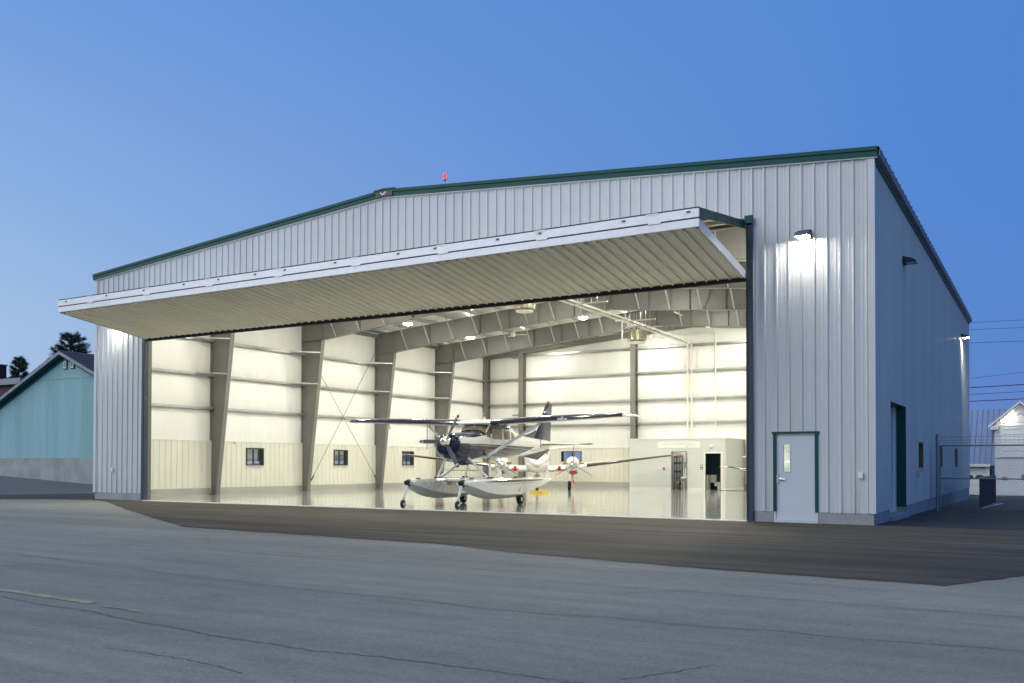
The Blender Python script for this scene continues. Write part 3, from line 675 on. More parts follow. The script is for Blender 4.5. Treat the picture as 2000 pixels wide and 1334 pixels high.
for wall, P, sd, nwin in ((left, PL, 0, LW), (side, PR, 1, SW)):
    for bi, (a, b) in enumerate(zip(bays, bays[1:])):
        zs = [2.38]+GZ+[8.78]
        for zi, (z0, z1) in enumerate(zip(zs, zs[1:])):
            if sd and bi == 0 and z0 < 3.3: bulge(wall, P, a, b, 3.2, z1, 900); continue
            bulge(wall, P, a, b, z0, z1, bi*10+zi+sd*100)
        for z in GZ: girt(wall, P, a, b, z)
    s = .30; k = 0
    ops = [(a, b, 1.30, 2.14) for a, b in nwin]+([(2.3, 5.6, -1, 3.2)] if sd else [])
    while s < 28.9:
        a, b = s, min(s+.9144, 28.95); s += .9144
        full = [o for o in ops if o[0] <= a and o[1] >= b]
        for za, zb_ in (((.29, full[0][2]), (full[0][3], 2.40)) if full else ((.29, 2.40),)):   # a sheet cut in two by a window
            mb = MB()
            if zb_-za > .05: rib_sheet(mb, a, b, lambda s: za, lambda s: zb_, lambda s, h, z: (P(s, h+.035, z)), .45, [] if full else ops, .0012*(k % 2), .75)
            if mb.v: mb.build('wainscot_panel', 'wainscot', wall, fix=False)
        k += 1
    for a, b in zip(bays, bays[1:]):
        if sd and a < 1: a = 5.7; 
        if b-a > .5: mb = MB(); p, q = P(a+.02, -.03, 2.395), P(b-.02, .065, 2.43); mb.box(p, q); mb.build('cap_trim', 'wainscot', wall)
for a, b in LW: window(left, lambda s, d, z, c=(a+b)/2: (-29.0+d, c+s, z), (b-a)/2, 1.30, 2.13, .24)
RG = [3.87, 5.30, 6.95, 8.46]
posts = [-26.10, -18.25, -11.0, -3.16]
edges = [-29.0]+posts+[-.26]
RW = (-23.35, -21.90)
for bi, (a, b) in enumerate(zip(edges, edges[1:])):
    zs = [2.38]+RG
    for zi, (z0, z1) in enumerate(zip(zs, zs[1:])): bulge(rear, PB, a, b, z0, z1, 300+bi*10+zi)
    mb = MB(); mb.q((a, 28.99, 8.46), (b, 28.99, 8.46), (b, 28.99, gable(b)+.1), (a, 28.99, gable(a)+.1)) if not a < RX < b else mb.q((a, 28.99, 8.46), (b, 28.99, 8.46), (b, 28.99, gable(b)+.1), (RX, 28.99, gable(RX)+.1), (a, 28.99, gable(a)+.1))
    mb.build('insulation_panel', 'insul', rear)
    for z in RG: girt(rear, PB, a, b, z)
s = -28.95; k = 0
while s < -.3:
    a, b = s, min(s+.9144, -.27); s += .9144
    mb = MB(); rib_sheet(mb, a, b, lambda s: .29, lambda s: 2.40, lambda s, h, z: (PB(s, h+.035, z)), -28.8, [(RW[0], RW[1], 1.55, 2.22)], .0012*(k % 2), .75); k += 1
    mb.build('wainscot_panel', 'wainscot', rear, fix=False)
mb = MB(); p, q = PB(-28.95, -.03, 2.395), PB(-.3, .065, 2.43); mb.box(p, q); mb.build('cap_trim', 'wainscot', rear)
window(rear, lambda s, d, z: ((RW[0]+RW[1])/2+s, 28.96-d, z), (RW[1]-RW[0])/2, 1.55, 2.21, .26)
for i, x in enumerate(posts+[-28.86]):
    mb = MB(); zt_ = gable(x)-.35
    mb.box((x-.006, 28.55, 0), (x+.006, 28.93, zt_)); mb.box((x-.17, 28.54, 0), (x+.17, 28.555, zt_)); mb.box((x-.17, 28.925, 0), (x+.17, 28.94, zt_)); mb.build('wind_post', 'steel_gray', rear)

def ztop(x): return 8.62+.0811*(14.40-abs(x-RX))
def zbot(x):
    d = 14.63-abs(x-RX)      # distance from the side
    pts = [(1.57, 7.57), (7.16, 8.22), (14.63, 8.86)]
    for (a, za), (b, zb_) in zip(pts, pts[1:]):
        if d <= b: return za+(zb_-za)*(d-a)/(b-a)
    return 8.86
def mx(x, sg): return x if sg < 0 else 2*RX-x
def column_in(z): return -28.62+(.93)*z/7.57
PUR = [-28.3+1.52*k for k in range(9)]
for fi, y in enumerate(FY):
    fr = None
    for sg in (-1, 1):
        X = lambda x: mx(x, sg)
        mb = MB()  # rafter: web, two flanges, stiffener plates
        web = [(-29.03, 7.575), (-27.69, 7.575), (-22.1, 8.22), (RX, 8.86), (RX, ztop(RX)), (-29.03, 8.62)]
        mb.prism([(X(x), y-.005, z) for x, z in web], (0, .010, 0))
        for (xa, za), (xb, zb_) in zip(web[1:3], web[2:4]): mb.prism([(X(xa), y-.11, za-.014), (X(xb), y-.11, zb_-.014), (X(xb), y-.11, zb_), (X(xa), y-.11, za)], (0, .22, 0))
        mb.prism([(X(-29.03), y-.11, 8.62), (X(RX), y-.11, ztop(RX)), (X(RX), y-.11, ztop(RX)+.014), (X(-29.03), y-.11, 8.634)], (0, .22, 0))
        for x in (-27.69, -22.1, -18.6, RX+.02*sg*0-.012):
            zb_ = 7.58 if x < -27 else zbot(x)
            mb.box((X(x)-.010, y-.10, zb_), (X(x)+.010, y+.10, ztop(x)))
        for x in (-25.3, -20.3, -16.6): mb.box((X(x)-.005, y-.09, zbot(x)), (X(x)+.005, y-.005, ztop(x)))
        if fr is None: fr = mb.build('rigid_frame', 'steel_gray', hangar)
        else: mb.build('rafter', 'steel_gray', fr)
        mb = MB()  # column
        mb.prism([(X(-29.03), y-.005, 0), (X(-28.62), y-.005, 0), (X(-27.69), y-.005, 7.555), (X(-29.03), y-.005, 7.555)], (0, .010, 0))
        mb.prism([(X(-28.62), y-.11, 0), (X(-28.605), y-.11, 0), (X(-27.675), y-.11, 7.555), (X(-27.69), y-.11, 7.555)], (0, .22, 0))
        mb.box((X(-29.04), y-.11, 0), (X(-29.026), y+.11, 8.62)); mb.box((X(-29.14), y-.12, 7.556), (X(-27.66), y+.12, 7.574)); mb.box((X(-29.03), y-.14, .0), (X(-28.58), y+.14, .02))
        mb.build('column', 'steel_gray', fr)
        for z in GZ[1:]:
            mb = MB(); mb.bar((X(-28.86), y-1.05, z+.045), (X(column_in(z)), y-.012, z+.045), .05, .05); mb.build('column_brace', 'galv', fr)
        for px in PUR[1:]:
            mb = MB(); mb.bar((X(px), y-.80, ztop(px)+.05), (X(px), y-.10, zbot(px)+.02), .055, .03); mb.build('flange_brace', 'galv', fr)
# end frames at the front and rear walls
for y in (.62, 28.72):
    fr = None
    for sg in (-1, 1):
        X = lambda x: mx(x, sg); mb = MB(); dz = .30
        mb.prism([(X(-29.03), y-.005, 8.62-dz), (X(RX), y-.005, ztop(RX)-dz), (X(RX), y-.005, ztop(RX)), (X(-29.03), y-.005, 8.62)], (0, .01, 0))
        for q in (0, -dz): mb.prism([(X(-29.03), y-.09, 8.62+q), (X(RX), y-.09, ztop(RX)+q), (X(RX), y-.09, ztop(RX)+q+.012), (X(-29.03), y-.09, 8.632+q)], (0, .18, 0))
        mb.build('end_rafter', 'steel_gray', hangar)
for sg in (-1, 1):
    for px in PUR+[-14.95]:
        x = mx(px, sg); z = ztop(px); mb = MB()
        mb.box((x-.003, .2, z+.016), (x+.003, 28.9, z+.205)); mb.box((x-.003, .2, z+.016), (x+.06, 28.9, z+.020)); mb.box((x-.06, .2, z+.201), (x+.003, 28.9, z+.205)); mb.build('purlin', 'galv', roof)
mb = MB(); mb.box((-29.0, .3, 8.45), (-28.80, 28.8, 8.62)); mb.build('eave_strut', 'steel_gray', roof); MB().box((-.46, .3, 8.45), (-.25, 28.8, 8.62)).build('eave_strut', 'steel_gray', roof)
# rod bracing in the bay behind the second frame
for (ya, za), (yb, zb_) in (((FY[1]+.15, .35), (FY[2]-.12, 8.05)), ((FY[2]-.15, .35), (FY[1]+.10, 7.0))):
    mb = MB(); mb.tube([(-28.70, ya, za), (-28.72, yb, zb_)], .014, 6)
    rod = mb.build('brace_rod', 'steel_gray', left)
    a, b = Vector((-28.70, ya, za)), Vector((-28.72, yb, zb_)); d = (b-a).normalized()
    MB().tube([a+d*.25, a+d*.55], .035, 8).build('turnbuckle', 'boot_black', rod)
# ------------------------------------------------------------------ lamps, fans, heaters, pipes
def lamp_meshes():
    h = MB().lathe([(.05, .42), (.06, .30), (.13, .28), (.15, .12), (.20, .10), (.25, .02), (.25, .0), (.235, .0), (.19, .06), (.05, .07)], n=20).mesh('lamp_housing', 'pipe_white', 40)
    l = MB().lathe([(.225, .012), (.215, -.02), (.17, -.05), (.09, -.068), (.01, -.072)], n=20).mesh('lens', 'lamp_lens')
    st = MB().tube([(0, 0, .42), (0, 0, .62)], .015, 6).mesh('lamp_stem', 'galv')
    return h, l, st
LH, LL, LS = lamp_meshes()
SEEN = {(-24.6, 14.4): 'leftmost glowing high bay lamp, beside the second gray rafter',
        (-24.6, 20.25): 'glowing high bay lamp left of the white ceiling fan',
        (-17.55, 20.25): 'glowing high bay lamp just under the start of the long white pipe'}
for y in (2.9, 8.6, 14.4, 20.25, 26.0):
    for x in (-24.6, -17.55, -11.7, -4.66):
        z = ztop(x)+.20-.64+(0 if (x, y) in SEEN else .18)
        t = thing('high_bay_lamp', SEEN.get((x, y), 'round high bay lamp hidden behind the rafters or the raised door'), 'lamp', (x, y, z), 0, 'high bay lamps under the hangar roof')
        obj('lamp_housing', LH, t); obj('lens', LL, t)
        if (x, y) in SEEN: obj('lamp_stem', LS, t)
def wall_lamp(name, label, loc, rz, lit):
    t = thing(name, label, 'wall lamp', loc, rz, 'wall lamps on the hangar')
    mb = MB(); mb.box((-.17, -.05, -.02), (.17, .0, .20)); bevel(mb.build('back_plate', 'black_part', t), .01)
    mb = MB(); pr = [(-.05, .17), (-.22, .13), (-.33, .06), (-.35, .0), (-.33, .0), (-.05, .0)]
    # a hollow hood: top shell and two cheeks
    sh = [(-.05, .17), (-.22, .13), (-.33, .06), (-.35, .0), (-.335, .0), (-.315, .05), (-.21, .115), (-.05, .15)]
    mb.prism([(-.17, y, z) for y, z in sh], (.34, 0, 0))
    for xx in (-.17, .16): mb.prism([(xx, y, z) for y, z in pr], (.01, 0, 0))
    mb.build('hood', 'dark_channel', t)
    MB().box((-.15, -.32, .012), (.15, -.07, .022)).build('lens', 'lamp_wall' if lit else 'white_trim', t)
    if lit: MB().prism([(-.03, -.17, -.03), (.03, -.17, -.03), (0, -.17, -.09)], (0, .04, 0)).box((-.02, -.17, -.03), (.02, -.05, .0)).build('sensor', 'white_trim', t)
    return t
wall_lamp('wall_lamp', 'lit wall lamp on the front wall above the white door', (-1.587, -.034, 6.97), 0, True)
wall_lamp('wall_lamp', 'lit wall lamp hidden behind the raised door at the left end of the hangar front', (-27.67, -.034, 6.97), 0, True)
wall_lamp('wall_lamp', 'unlit dark wall lamp high on the near part of the side wall', (.034, 4.90, 7.10), R_(90), False)
wall_lamp('wall_lamp', 'lit wall lamp at the far end of the side wall', (.034, 24.42, 7.33), R_(90), True)
bc = thing('beacon', 'red obstruction beacon glowing on the roof edge', 'beacon', (-12.45, .12, gable(-12.45)+.2)); bc.scale = (.70, .70, .85)
MB().tube([(0, 0, 0), (0, 0, .12)], .02, 8).lathe([(.03, .08), (.035, .18), (.03, .19)], n=12).build('stem', 'satin_steel', bc)
MB().lathe([(.03, .19), (.075, .25), (.08, .29), (.03, .295)], n=14).build('socket', 'satin_steel', bc)
MB().lathe([(.055, .295), (.068, .34), (.065, .44), (.04, .485), (.01, .495)], n=14).build('globe', 'beacon_red', bc, smooth=True)

def fan(label, loc, rz, m='pipe_white'):
    t = thing('ceiling_fan', label, 'fan', loc, rz, 'ceiling fans under the hangar roof')
    MB().tube([(0, 0, .15), (0, 0, .75)], .02, 8).build('downrod', m, t); MB().lathe([(.03, .16), (.11, .12), (.13, .03), (.10, -.06), (.02, -.09)], n=16).build('motor', m, t, smooth=40)
    for k in range(3):
        a = k*2.0944; c, s_ = math.cos(a), math.sin(a); p = lambda r, q, z: (c*r-s_*q, s_*r+c*q, z)
        MB().faces([p(.12, -.03, .02), p(.74, -.07, .025), p(.74, .07, .005), p(.12, .03, .01), p(.12, -.03, .03), p(.74, -.07, .035), p(.74, .07, .015), p(.12, .03, .02)], [(0,3,2,1),(4,5,6,7),(0,1,5,4),(1,2,6,5),(2,3,7,6),(3,0,4,7)]).build('blade', m, t)
fan('white three bladed ceiling fan between the third and fourth rafters', (-21.6, 19.9, 8.42), .3)
fan('ceiling fan near the rear wall right of the gray drum heater', (-16.2, 26.6, 8.75), .9)

def heater(label, loc):
    t = thing('unit_heater', label, 'heater', loc, 0, 'drum unit heaters under the roof')
    MB().lathe([(.36, .52), (.42, .50), (.43, .12), (.44, .08), (.44, .02), (.30, .0), (.28, -.02)], n=28).build('drum', 'heater_tan', t, smooth=40)
    mb = MB()
    for k in range(28):
        a = k*2*math.pi/28; mb.bar((.435*math.cos(a), .435*math.sin(a), .13), (.435*math.cos(a), .435*math.sin(a), .49), .014, .02)
    mb.build('louver_ring', 'heater_tan', t)
    MB().lathe([(.30, -.01), (.36, -.08), (.34, -.10), (.05, -.11)], n=24).build('outlet_cone', 'pipe_white', t, smooth=40)
    MB().lathe([(.10, .52), (.10, .62), (.05, .64)], n=14).build('motor', 'steel_gray', t)
    mb = MB()
    for sx, sy in ((-.3, -.3), (.3, -.3), (-.3, .3), (.3, .3)): mb.tube([(sx, sy, .5), (sx, sy, 1.75)], .008, 6)
    mb.build('hanger_rod', 'galv', t); MB().box((-.6, -.03, .68), (.6, .03, .72)).box((-.03, -.5, .72), (.03, .5, .76)).build('hanger_rail', 'galv', t)
    MB().tube([(-.44, -.1, .1), (-.75, -.1, .1), (-.75, -.1, 1.05), (-1.1, -.1, 1.05)], .045, 8).tube([(-.2, .1, .56), (-.2, .1, .78), (-.55, .1, .78), (-.55, .1, 1.1), (-.95, .1, 1.1)], .045, 8).build('pipe', 'pipe_white', t)
heater('round drum heater hanging below the long white pipe at the middle of the hangar', (-13.5, 17.9, 7.32))
heater('round drum heater half hidden by the lower edge of the raised door', (-14.5, 8.7, 7.58))
pp = thingw('water_pipe', 'pair of long white pipes running under the ridge to the rear wall and down', 'pipe', (-14.7, 28.6, 2.86))
for x, z in ((-14.86, 8.58), (-14.60, 8.64)):
    MB().tube([(x, .9, z), (x, 28.62, z), (x, 28.76, z-.14), (x, 28.76, 2.86)], .052, 10).build('pipe', 'pipe_white', pp, smooth=40)
mb = MB()
for y in (3.0, 8.6, 12.5, 14.9, 17.2, 20.3, 22.0, 25.5):
    for x in (-14.92, -14.54): mb.tube([(x, y, 8.60), (x, y, 9.98)], .008, 5)
mb.build('hanger_rod', 'galv', pp)
o = thingw('sprinkler_pipe', 'thin white pipe bending down the rear wall above the gray office', 'pipe', (-13.15, 28.7, 2.86))
MB().tube([(-13.15, 22.0, 9.3), (-13.15, 28.3, 9.2), (-13.15, 28.74, 8.9), (-13.15, 28.74, 2.86)], .045, 8).build('pipe', 'pipe_white', o, smooth=40)
for i, (y, lab) in enumerate(((13.6, 'pale hanging rail above the drum heater, the upper one'), (19.2, 'pale hanging rail right of the drum heater, the lower one'))):
    t = thingw('hanging_rail', lab, 'rail', (-14.0, y, 8.55), 'hanging rails under the ridge')
    MB().bar((-14.9, y, 8.55), (-13.1, y, 8.55), .05, .05).build('rail', 'pipe_white', t)
    mb = MB()
    for x in (-14.4, -13.9, -13.6): mb.tube([(x, y, 8.56), (x, y, 9.9)], .008, 5)
    mb.build('hanger_rod', 'galv', t)
for y, lab in ((7.0, 'small white camera on the wainscot left of the first window'), (21.3, 'small white camera on the wainscot behind the propeller')):
    t = MB().lathe([(.05, 0), (.055, .03), (.05, .07), (.02, .10)], (-28.985, y, 2.36), (1, 0, 0), 14).box((-29.02, y-.04, 2.33), (-28.98, y+.04, 2.40)).build('security_camera', 'pipe_white', None, smooth=40, label=lab, cat='camera', group='small cameras on the left wall')

# ------------------------------------------------------------------ office in the back of the hangar
OY = 25.3; OX0, OX1, OT = -17.06, -11.50, 2.80
of = thingw('office', 'low gray office room with two open doorways in the back of the hangar', 'office', (-14.28, 27.0, 0))
mb = MB()
d1, d2 = (-14.58, -13.65), (-12.62, -11.75)
for a, b, z0, z1 in ((OX0, d1[0], 0, OT), (d1[1], d2[0], 0, OT), (d2[1], OX1, 0, OT), (d1[0], d1[1], 2.12, OT), (d2[0], d2[1], 2.0, OT)): mb.box((a, OY, z0), (b, OY+.12, z1))
mb.build('front_wall', 'office_wall', of)
MB().box((OX1-.12, OY+.121, 0), (OX1, 28.92, OT)).build('side_wall', 'office_wall', of); MB().box((OX0, OY+.121, 0), (OX0+.12, 28.92, OT)).build('side_wall', 'office_wall', of)
MB().box((OX0-.02, OY-.03, OT+.002), (OX1+.02, 28.92, OT+.05)).build('roof_cap', 'white_trim', of)
MB().box((OX0+.12, 26.75, 0), (-13.31, 26.8, 2.5)).build('utility_back', 'white_trim', of)
MB().box((-13.3, OY+.121, 0), (-13.2, 27.45, 2.5)).build('partition', 'dark_room', of)
MB().box((-13.198, 27.2, 0), (OX1-.121, 27.3, 2.5)).box((-13.195, OY+.121, 0), (-13.18, 27.2, 2.5)).box((OX1-.14, OY+.121, 0), (OX1-.122, 27.2, 2.5)).box((-13.18, OY+.121, 2.45), (OX1-.14, 27.2, 2.5)).build('washroom_lining', 'blue_wall', of)
mb = MB()
for a, b in ((OX0-.01, d1[0]-.02), (d1[1]+.02, d2[0]-.10), (d2[1]+.10, OX1+.01)): mb.box((a, OY-.014, 0), (b, OY-.001, .11))
mb.box((OX1+.001, OY, 0), (OX1+.014, 28.92, .11)); mb.build('baseboard', 'white_trim', of)
mb = MB()
for a, b in (((d2[0]-.09, OY-.016, 0), (d2[0], OY+.13, 2.0)), ((d2[1], OY-.016, 0), (d2[1]+.09, OY+.13, 2.0)), ((d2[0]-.09, OY-.016, 2.0), (d2[1]+.09, OY+.13, 2.09))): mb.box(a, b)
mb.build('door_casing', 'white_trim', of)
mb = MB()
for a, b in (((d1[0]-.01, OY-.01, 0), (d1[0]+.035, OY+.13, 2.12)), ((d1[1]-.035, OY-.01, 0), (d1[1]+.01, OY+.13, 2.12)), ((d1[0]+.035, OY-.01, 2.085), (d1[1]-.035, OY+.13, 2.13))): mb.box(a, b)
mb.build('door_casing', 'fascia_gray', of)
dr = MB().box((-11.83, OY+.14, .01), (-11.79, OY+.98, 1.97)).build('wooden_door', 'oak', of); MB().tube([(-11.83, OY+.86, .98), (-11.90, OY+.86, .98), (-11.90, OY+.76, .98)], .012, 8).build('lever_handle', 'chrome', dr)
sg_ = thingw('wall_sign', 'long white sign lettered with the flying school name above the office doorway', 'sign', (-14.13, OY-.02, 2.30))
MB().box((-15.36, OY-.03, 2.315), (-12.90, OY-.002, 2.650)).build('board', 'sign_white', sg_)
def put_text(body, size, x, z, y, m, parent, nm, sp=1.0, align='CENTER', width=None):
    me = text_mesh(nm, body, size, 0.001, align, sp); me.materials.append(MATS[m])
    xs = [v.co.x for v in me.vertices]
    if width: k = width/(max(xs)-min(xs)); [setattr(v.co, 'x', v.co.x*k) for v in me.vertices]
    o_ = ORG.get(parent.name, (0, 0, 0))
    return obj(nm, me, parent, (x-o_[0], y-o_[1], z-o_[2]), (R_(90), 0, 0))
put_text('MAINE INSTRUMENT FLIGHT', .135, -14.14, 2.52, OY-.0325, 'sign_ink', sg_, 'lettering', 1.0, width=1.98)
put_text('Since 1946', .062, -13.28, 2.405, OY-.0325, 'sign_ink', sg_, 'lettering', 1.0, width=.30)
MB().box((-15.13, OY-.033, 2.398), (-13.75, OY-.0302, 2.403)).build('rule', 'sign_ink', sg_)
MB().prism([(-13.70, OY-.034, 2.425), (-13.62, OY-.034, 2.41), (-13.55, OY-.034, 2.43), (-13.58, OY-.034, 2.395), (-13.65, OY-.034, 2.385)], (0, .003, 0)).build('emblem', 'sign_dark', sg_)
MB().lathe([(.115, 0), (.115, .03), (.09, .09), (.03, .11)], (-12.29, OY-.002, 2.38), (0, -1, 0), 20).build('wall_light', 'white_trim', None, smooth=40, label='round white dome light on the office wall above the washroom doorway', cat='light')
t = thingw('door_sign', 'small dark washroom sign left of the washroom doorway', 'sign', (-12.84, OY-.01, 1.15)); MB().box((-12.91, OY-.012, 1.13), (-12.75, OY-.001, 1.38)).build('plate', 'sign_dark', t)
MB().box((-12.88, OY-.015, 1.26), (-12.82, OY-.0125, 1.35)).box((-12.80, OY-.015, 1.26), (-12.77, OY-.0125, 1.34)).box((-12.90, OY-.015, 1.175), (-12.76, OY-.0125, 1.20)).build('symbol', 'sign_white', t)
MB().box((-15.05, OY-.05, 1.10), (-14.95, OY-.001, 1.23)).build('fire_alarm', 'red_plastic', None, label='small red fire alarm pull box on the office wall', cat='alarm')
MB().box((-15.27, OY-.02, 1.15), (-15.21, OY-.001, 1.23)).build('light_switch', 'white_trim', None, label='white switch plate left of the red alarm box', cat='switch')
# washroom: toilet
tl = thingw('toilet', 'white toilet inside the dark blue washroom', 'toilet', (-12.15, 26.4, 0))
MB().loft([[(-12.15+r*math.cos(a)*sx, 26.3+r*math.sin(a)*sy, z) for a in [k*math.pi/10 for k in range(20)]] for r, sx, sy, z in ((.16, .8, 1.1, 0), (.13, .8, 1.1, .12), (.14, .9, 1.2, .22), (.20, 1, 1.25, .36), (.215, 1, 1.25, .40), (.15, 1, 1.2, .405))]).build('bowl', 'porcelain', tl, smooth=True)
bevel(MB().box((-12.82, 26.55, .38), (-12.42, 26.78, .82)).build('tank', 'porcelain', tl), .03); MB().loft([[(-12.15+r*math.cos(a), 26.3+r*1.25*math.sin(a), z) for a in [k*math.pi/10 for k in range(20)]] for r, z in ((.22, .41), (.22, .435), (.15, .44))]).build('seat', 'porcelain', tl, smooth=40)
bevel(MB().box((-12.42, 26.2, .20), (-12.1, 26.55, .38)).build('base', 'porcelain', tl), .03)
t = thingw('wash_cabinet', 'white cabinet edge left inside the washroom doorway', 'cabinet', (-12.85, 26.0, 0)); bevel(MB().box((-13.1, 25.8, 0), (-12.66, 26.3, .78)).build('cabinet', 'office_wall', t), .02); MB().box((-13.12, 25.78, .78), (-12.64, 26.32, .82)).build('top', 'porcelain', t)
MB().tube([(-12.6, 27.17, .92), (-12.0, 27.17, .92)], .02, 8).box((-12.6, 27.17, .90), (-12.57, 27.199, .94)).box((-12.03, 27.17, .90), (-12.0, 27.199, .94)).build('grab_bar', 'black_part', None, label='dark grab bar on the blue washroom wall', cat='rail')
# utility room: black wire rack, its load, sink, boiler pipes
rk = thingw('shelf_rack', 'black wire shelf rack inside the left office doorway', 'shelf', (-14.33, 25.9, 0))
for x in (-14.53, -14.22):
    for y in (25.65, 26.1): MB().tube([(x, y, 0), (x, y, 1.86)], .014, 6).build('post', 'black_part', rk)
MB().tube([(-14.38, 25.63, 0), (-14.38, 25.63, 1.86)], .014, 6).build('post', 'black_part', rk)
for z in (.10, .28, .62, .96, 1.42, 1.80): MB().box((-14.54, 25.64, z), (-14.21, 26.11, z+.018)).build('shelf', 'black_part', rk)
for nm, a, b, m, lab in (('blue_bin', (-14.52, 25.66, .98), (-14.24, 26.0, 1.05), 'blue_plastic', 'blue tray on the middle shelf of the wire rack'), ('blue_bin', (-14.52, 25.66, 1.44), (-14.22, 26.0, 1.53), 'blue_plastic', 'blue tray on the upper shelf of the wire rack'),
                         ('carton', (-14.50, 25.68, .118), (-14.30, 26.0, .25), 'cardboard', 'tan carton on the bottom shelf of the wire rack'), ('carton', (-14.44, 25.68, .30), (-14.25, 26.0, .48), 'cardboard', 'tan carton on the second shelf of the wire rack'),
                         ('paper_stack', (-14.53, 25.66, 1.818), (-14.12, 26.0, 1.90), 'cardboard', 'flat tan stack on the top of the wire rack'), ('paper_roll', (-14.50, 25.66, 1.902), (-14.15, 26.0, 2.04), 'white_trim', 'white bundles on top of the wire rack')):
    bevel(MB().box(a, b).build(nm, m, None, label=lab, cat='box'), .015)
bp_ = thingw('boiler_pipes', 'white insulated pipes and fittings in the utility room', 'pipes', (-13.95, 26.2, 0))
for nm, pts, r in (('pipe', [(-14.10, 26.0, 0), (-14.10, 26.0, 2.3)], .055), ('pipe', [(-13.97, 25.9, 2.45), (-13.97, 25.9, 1.55)], .075), ('pipe', [(-13.78, 25.9, 2.3), (-13.78, 25.9, 1.80), (-13.97, 25.9, 1.74)], .055), ('pipe', [(-13.96, 25.95, 1.25), (-13.95, 25.95, .70)], .06), ('pipe', [(-14.05, 26.05, .0), (-14.05, 26.05, .75)], .06)):
    MB().tube(pts, r, 10).build(nm, 'white_trim', bp_, smooth=40)
MB().tube([(-13.95, 25.9, 1.26), (-13.75, 25.9, 1.26)], .05, 8).build('valve', 'green_plastic', bp_); MB().lathe([(.06, 0), (.06, .03)], (-13.64, 25.9, 1.28), (0, -1, 0), 12).build('valve_wheel', 'red_plastic', bp_)
MB().box((-13.83, 25.86, .92), (-13.66, 25.88, 1.16)).build('clipboard', 'sign_white', bp_)
MB().box((-13.93, 26.70, 0), (-13.31, 26.745, 2.4)).build('dark_panel', 'dark_room', of)
MB().box((-14.35, 25.7, 2.46), (-13.6, 26.0, 2.497)).build('ceiling_lamp', 'lamp_room', None, label='flat lamp lighting the utility room from above its doorway', cat='lamp')
sk_ = thingw('utility_sink', 'white utility sink in the utility room', 'sink', (-13.8, 25.75, 0)); MB().box((-14.12, 25.6, .62), (-13.67, 26.0, .70)).build('basin', 'porcelain', sk_); MB().box((-14.10, 25.62, .36), (-13.69, 25.64, .38)).build('rail', 'white_trim', sk_)
for x in (-14.08, -13.72): MB().tube([(x, 25.64, 0), (x, 25.64, .62)], .016, 6).build('leg', 'white_trim', sk_)
MB().lathe([(.10, 0), (.12, .20), (.11, .20), (.09, .02)], (-13.75, 25.9, 0), n=16).build('bucket', 'white_trim', None, smooth=40, label='white bucket on the utility room floor', cat='bucket')
MB().tube([(-11.75, 25.2, .012), (-11.5, 25.1, .012), (-11.2, 24.9, .012), (-10.8, 24.9, .012), (-10.0, 24.6, .012), (-8.6, 24.2, .012), (-6.0, 23.6, .012)], .012, 6).build('floor_cable', 'black_part', None, label='thin dark cable lying on the floor right of the office', cat='cable')
# ------------------------------------------------------------------ aircraft
class EX:
    """small arithmetic on node sockets for paint schemes laid out on the airframe"""
    def __init__(s, nt): s.nt = nt
    def m(s, op, a, b=0.0):
        n = N(s.nt, 'ShaderNodeMath', operation=op)
        for i, v in enumerate((a, b)):
            if isinstance(v, (int, float)): n.inputs[i].default_value = v
            else: s.nt.links.new(v, n.inputs[i])
        return n.outputs[0]
    def lt(s, a, b): return s.m('LESS_THAN', a, b)
    def gt(s, a, b): return s.m('GREATER_THAN', a, b)
    def band(s, a, lo, hi): return s.m('MULTIPLY', s.gt(a, lo), s.lt(a, hi))
    def AND(s, a, b): return s.m('MULTIPLY', a, b)
    def OR(s, a, b): return s.m('MAXIMUM', a, b)
def paint(name, base, fn, rough=.15):
    m, nt, b = nodes(name); e = EX(nt)
    tc = N(nt, 'ShaderNodeTexCoord'); sp = N(nt, 'ShaderNodeSeparateXYZ'); nt.links.new(tc.outputs['Object'], sp.inputs[0])
    x = e.m('ABSOLUTE', sp.outputs[0]); y = sp.outputs[1]; z = sp.outputs[2]
    last = None; col = base
    for mask, c in fn(e, x, y, z):
        mxn = N(nt, 'ShaderNodeMix', data_type='RGBA'); nt.links.new(mask, mxn.inputs[0])
        if last is None: mxn.inputs[6].default_value = (*base, 1)
        else: nt.links.new(last, mxn.inputs[6])
        mxn.inputs[7].default_value = (*c, 1); last = mxn.outputs[2]
    nt.links.new(last, b.inputs['Base Color']); b.inputs['Roughness'].default_value = rough; b.inputs['Coat Weight'].default_value = .5; b.inputs['Coat Roughness'].default_value = .05
    return m
WHT = (.82, .815, .78); NVY = (.008, .012, .045); RED = (.40, .02, .03); GRN = (.30, .42, .36)
def fus_paint(e, x, y, z):
    belt = e.m('ADD', 2.075, e.m('MULTIPLY', y, -.004))
    low = e.lt(z, belt)
    belly = e.m('ADD', 1.60, e.m('MULTIPLY', e.m('SUBTRACT', y, 4.15), .20))
    aft = e.AND(e.gt(y, 4.15), e.lt(z, belly))
    cowl = e.AND(e.lt(y, e.m('ADD', 1.15, e.m('MULTIPLY', e.m('SUBTRACT', z, 2.26), 7.0))), e.gt(z, e.m('ADD', 2.265, e.m('MULTIPLY', y, .012))))
    ring = e.lt(y, .47)
    gl = e.AND(e.gt(y, .9), e.band(e.m('SUBTRACT', z, e.m('ADD', 2.062, e.m('MULTIPLY', y, -.022))), -.012, .012))
    rl = e.AND(e.band(y, 1.4, 5.4), e.band(e.m('SUBTRACT', z, e.m('ADD', 2.02, e.m('MULTIPLY', y, -.055))), -.010, .010))
    return [(low, NVY), (aft, WHT), (cowl, NVY), (ring, NVY), (gl, GRN), (rl, RED)]
paint('plane_fuselage', WHT, fus_paint)
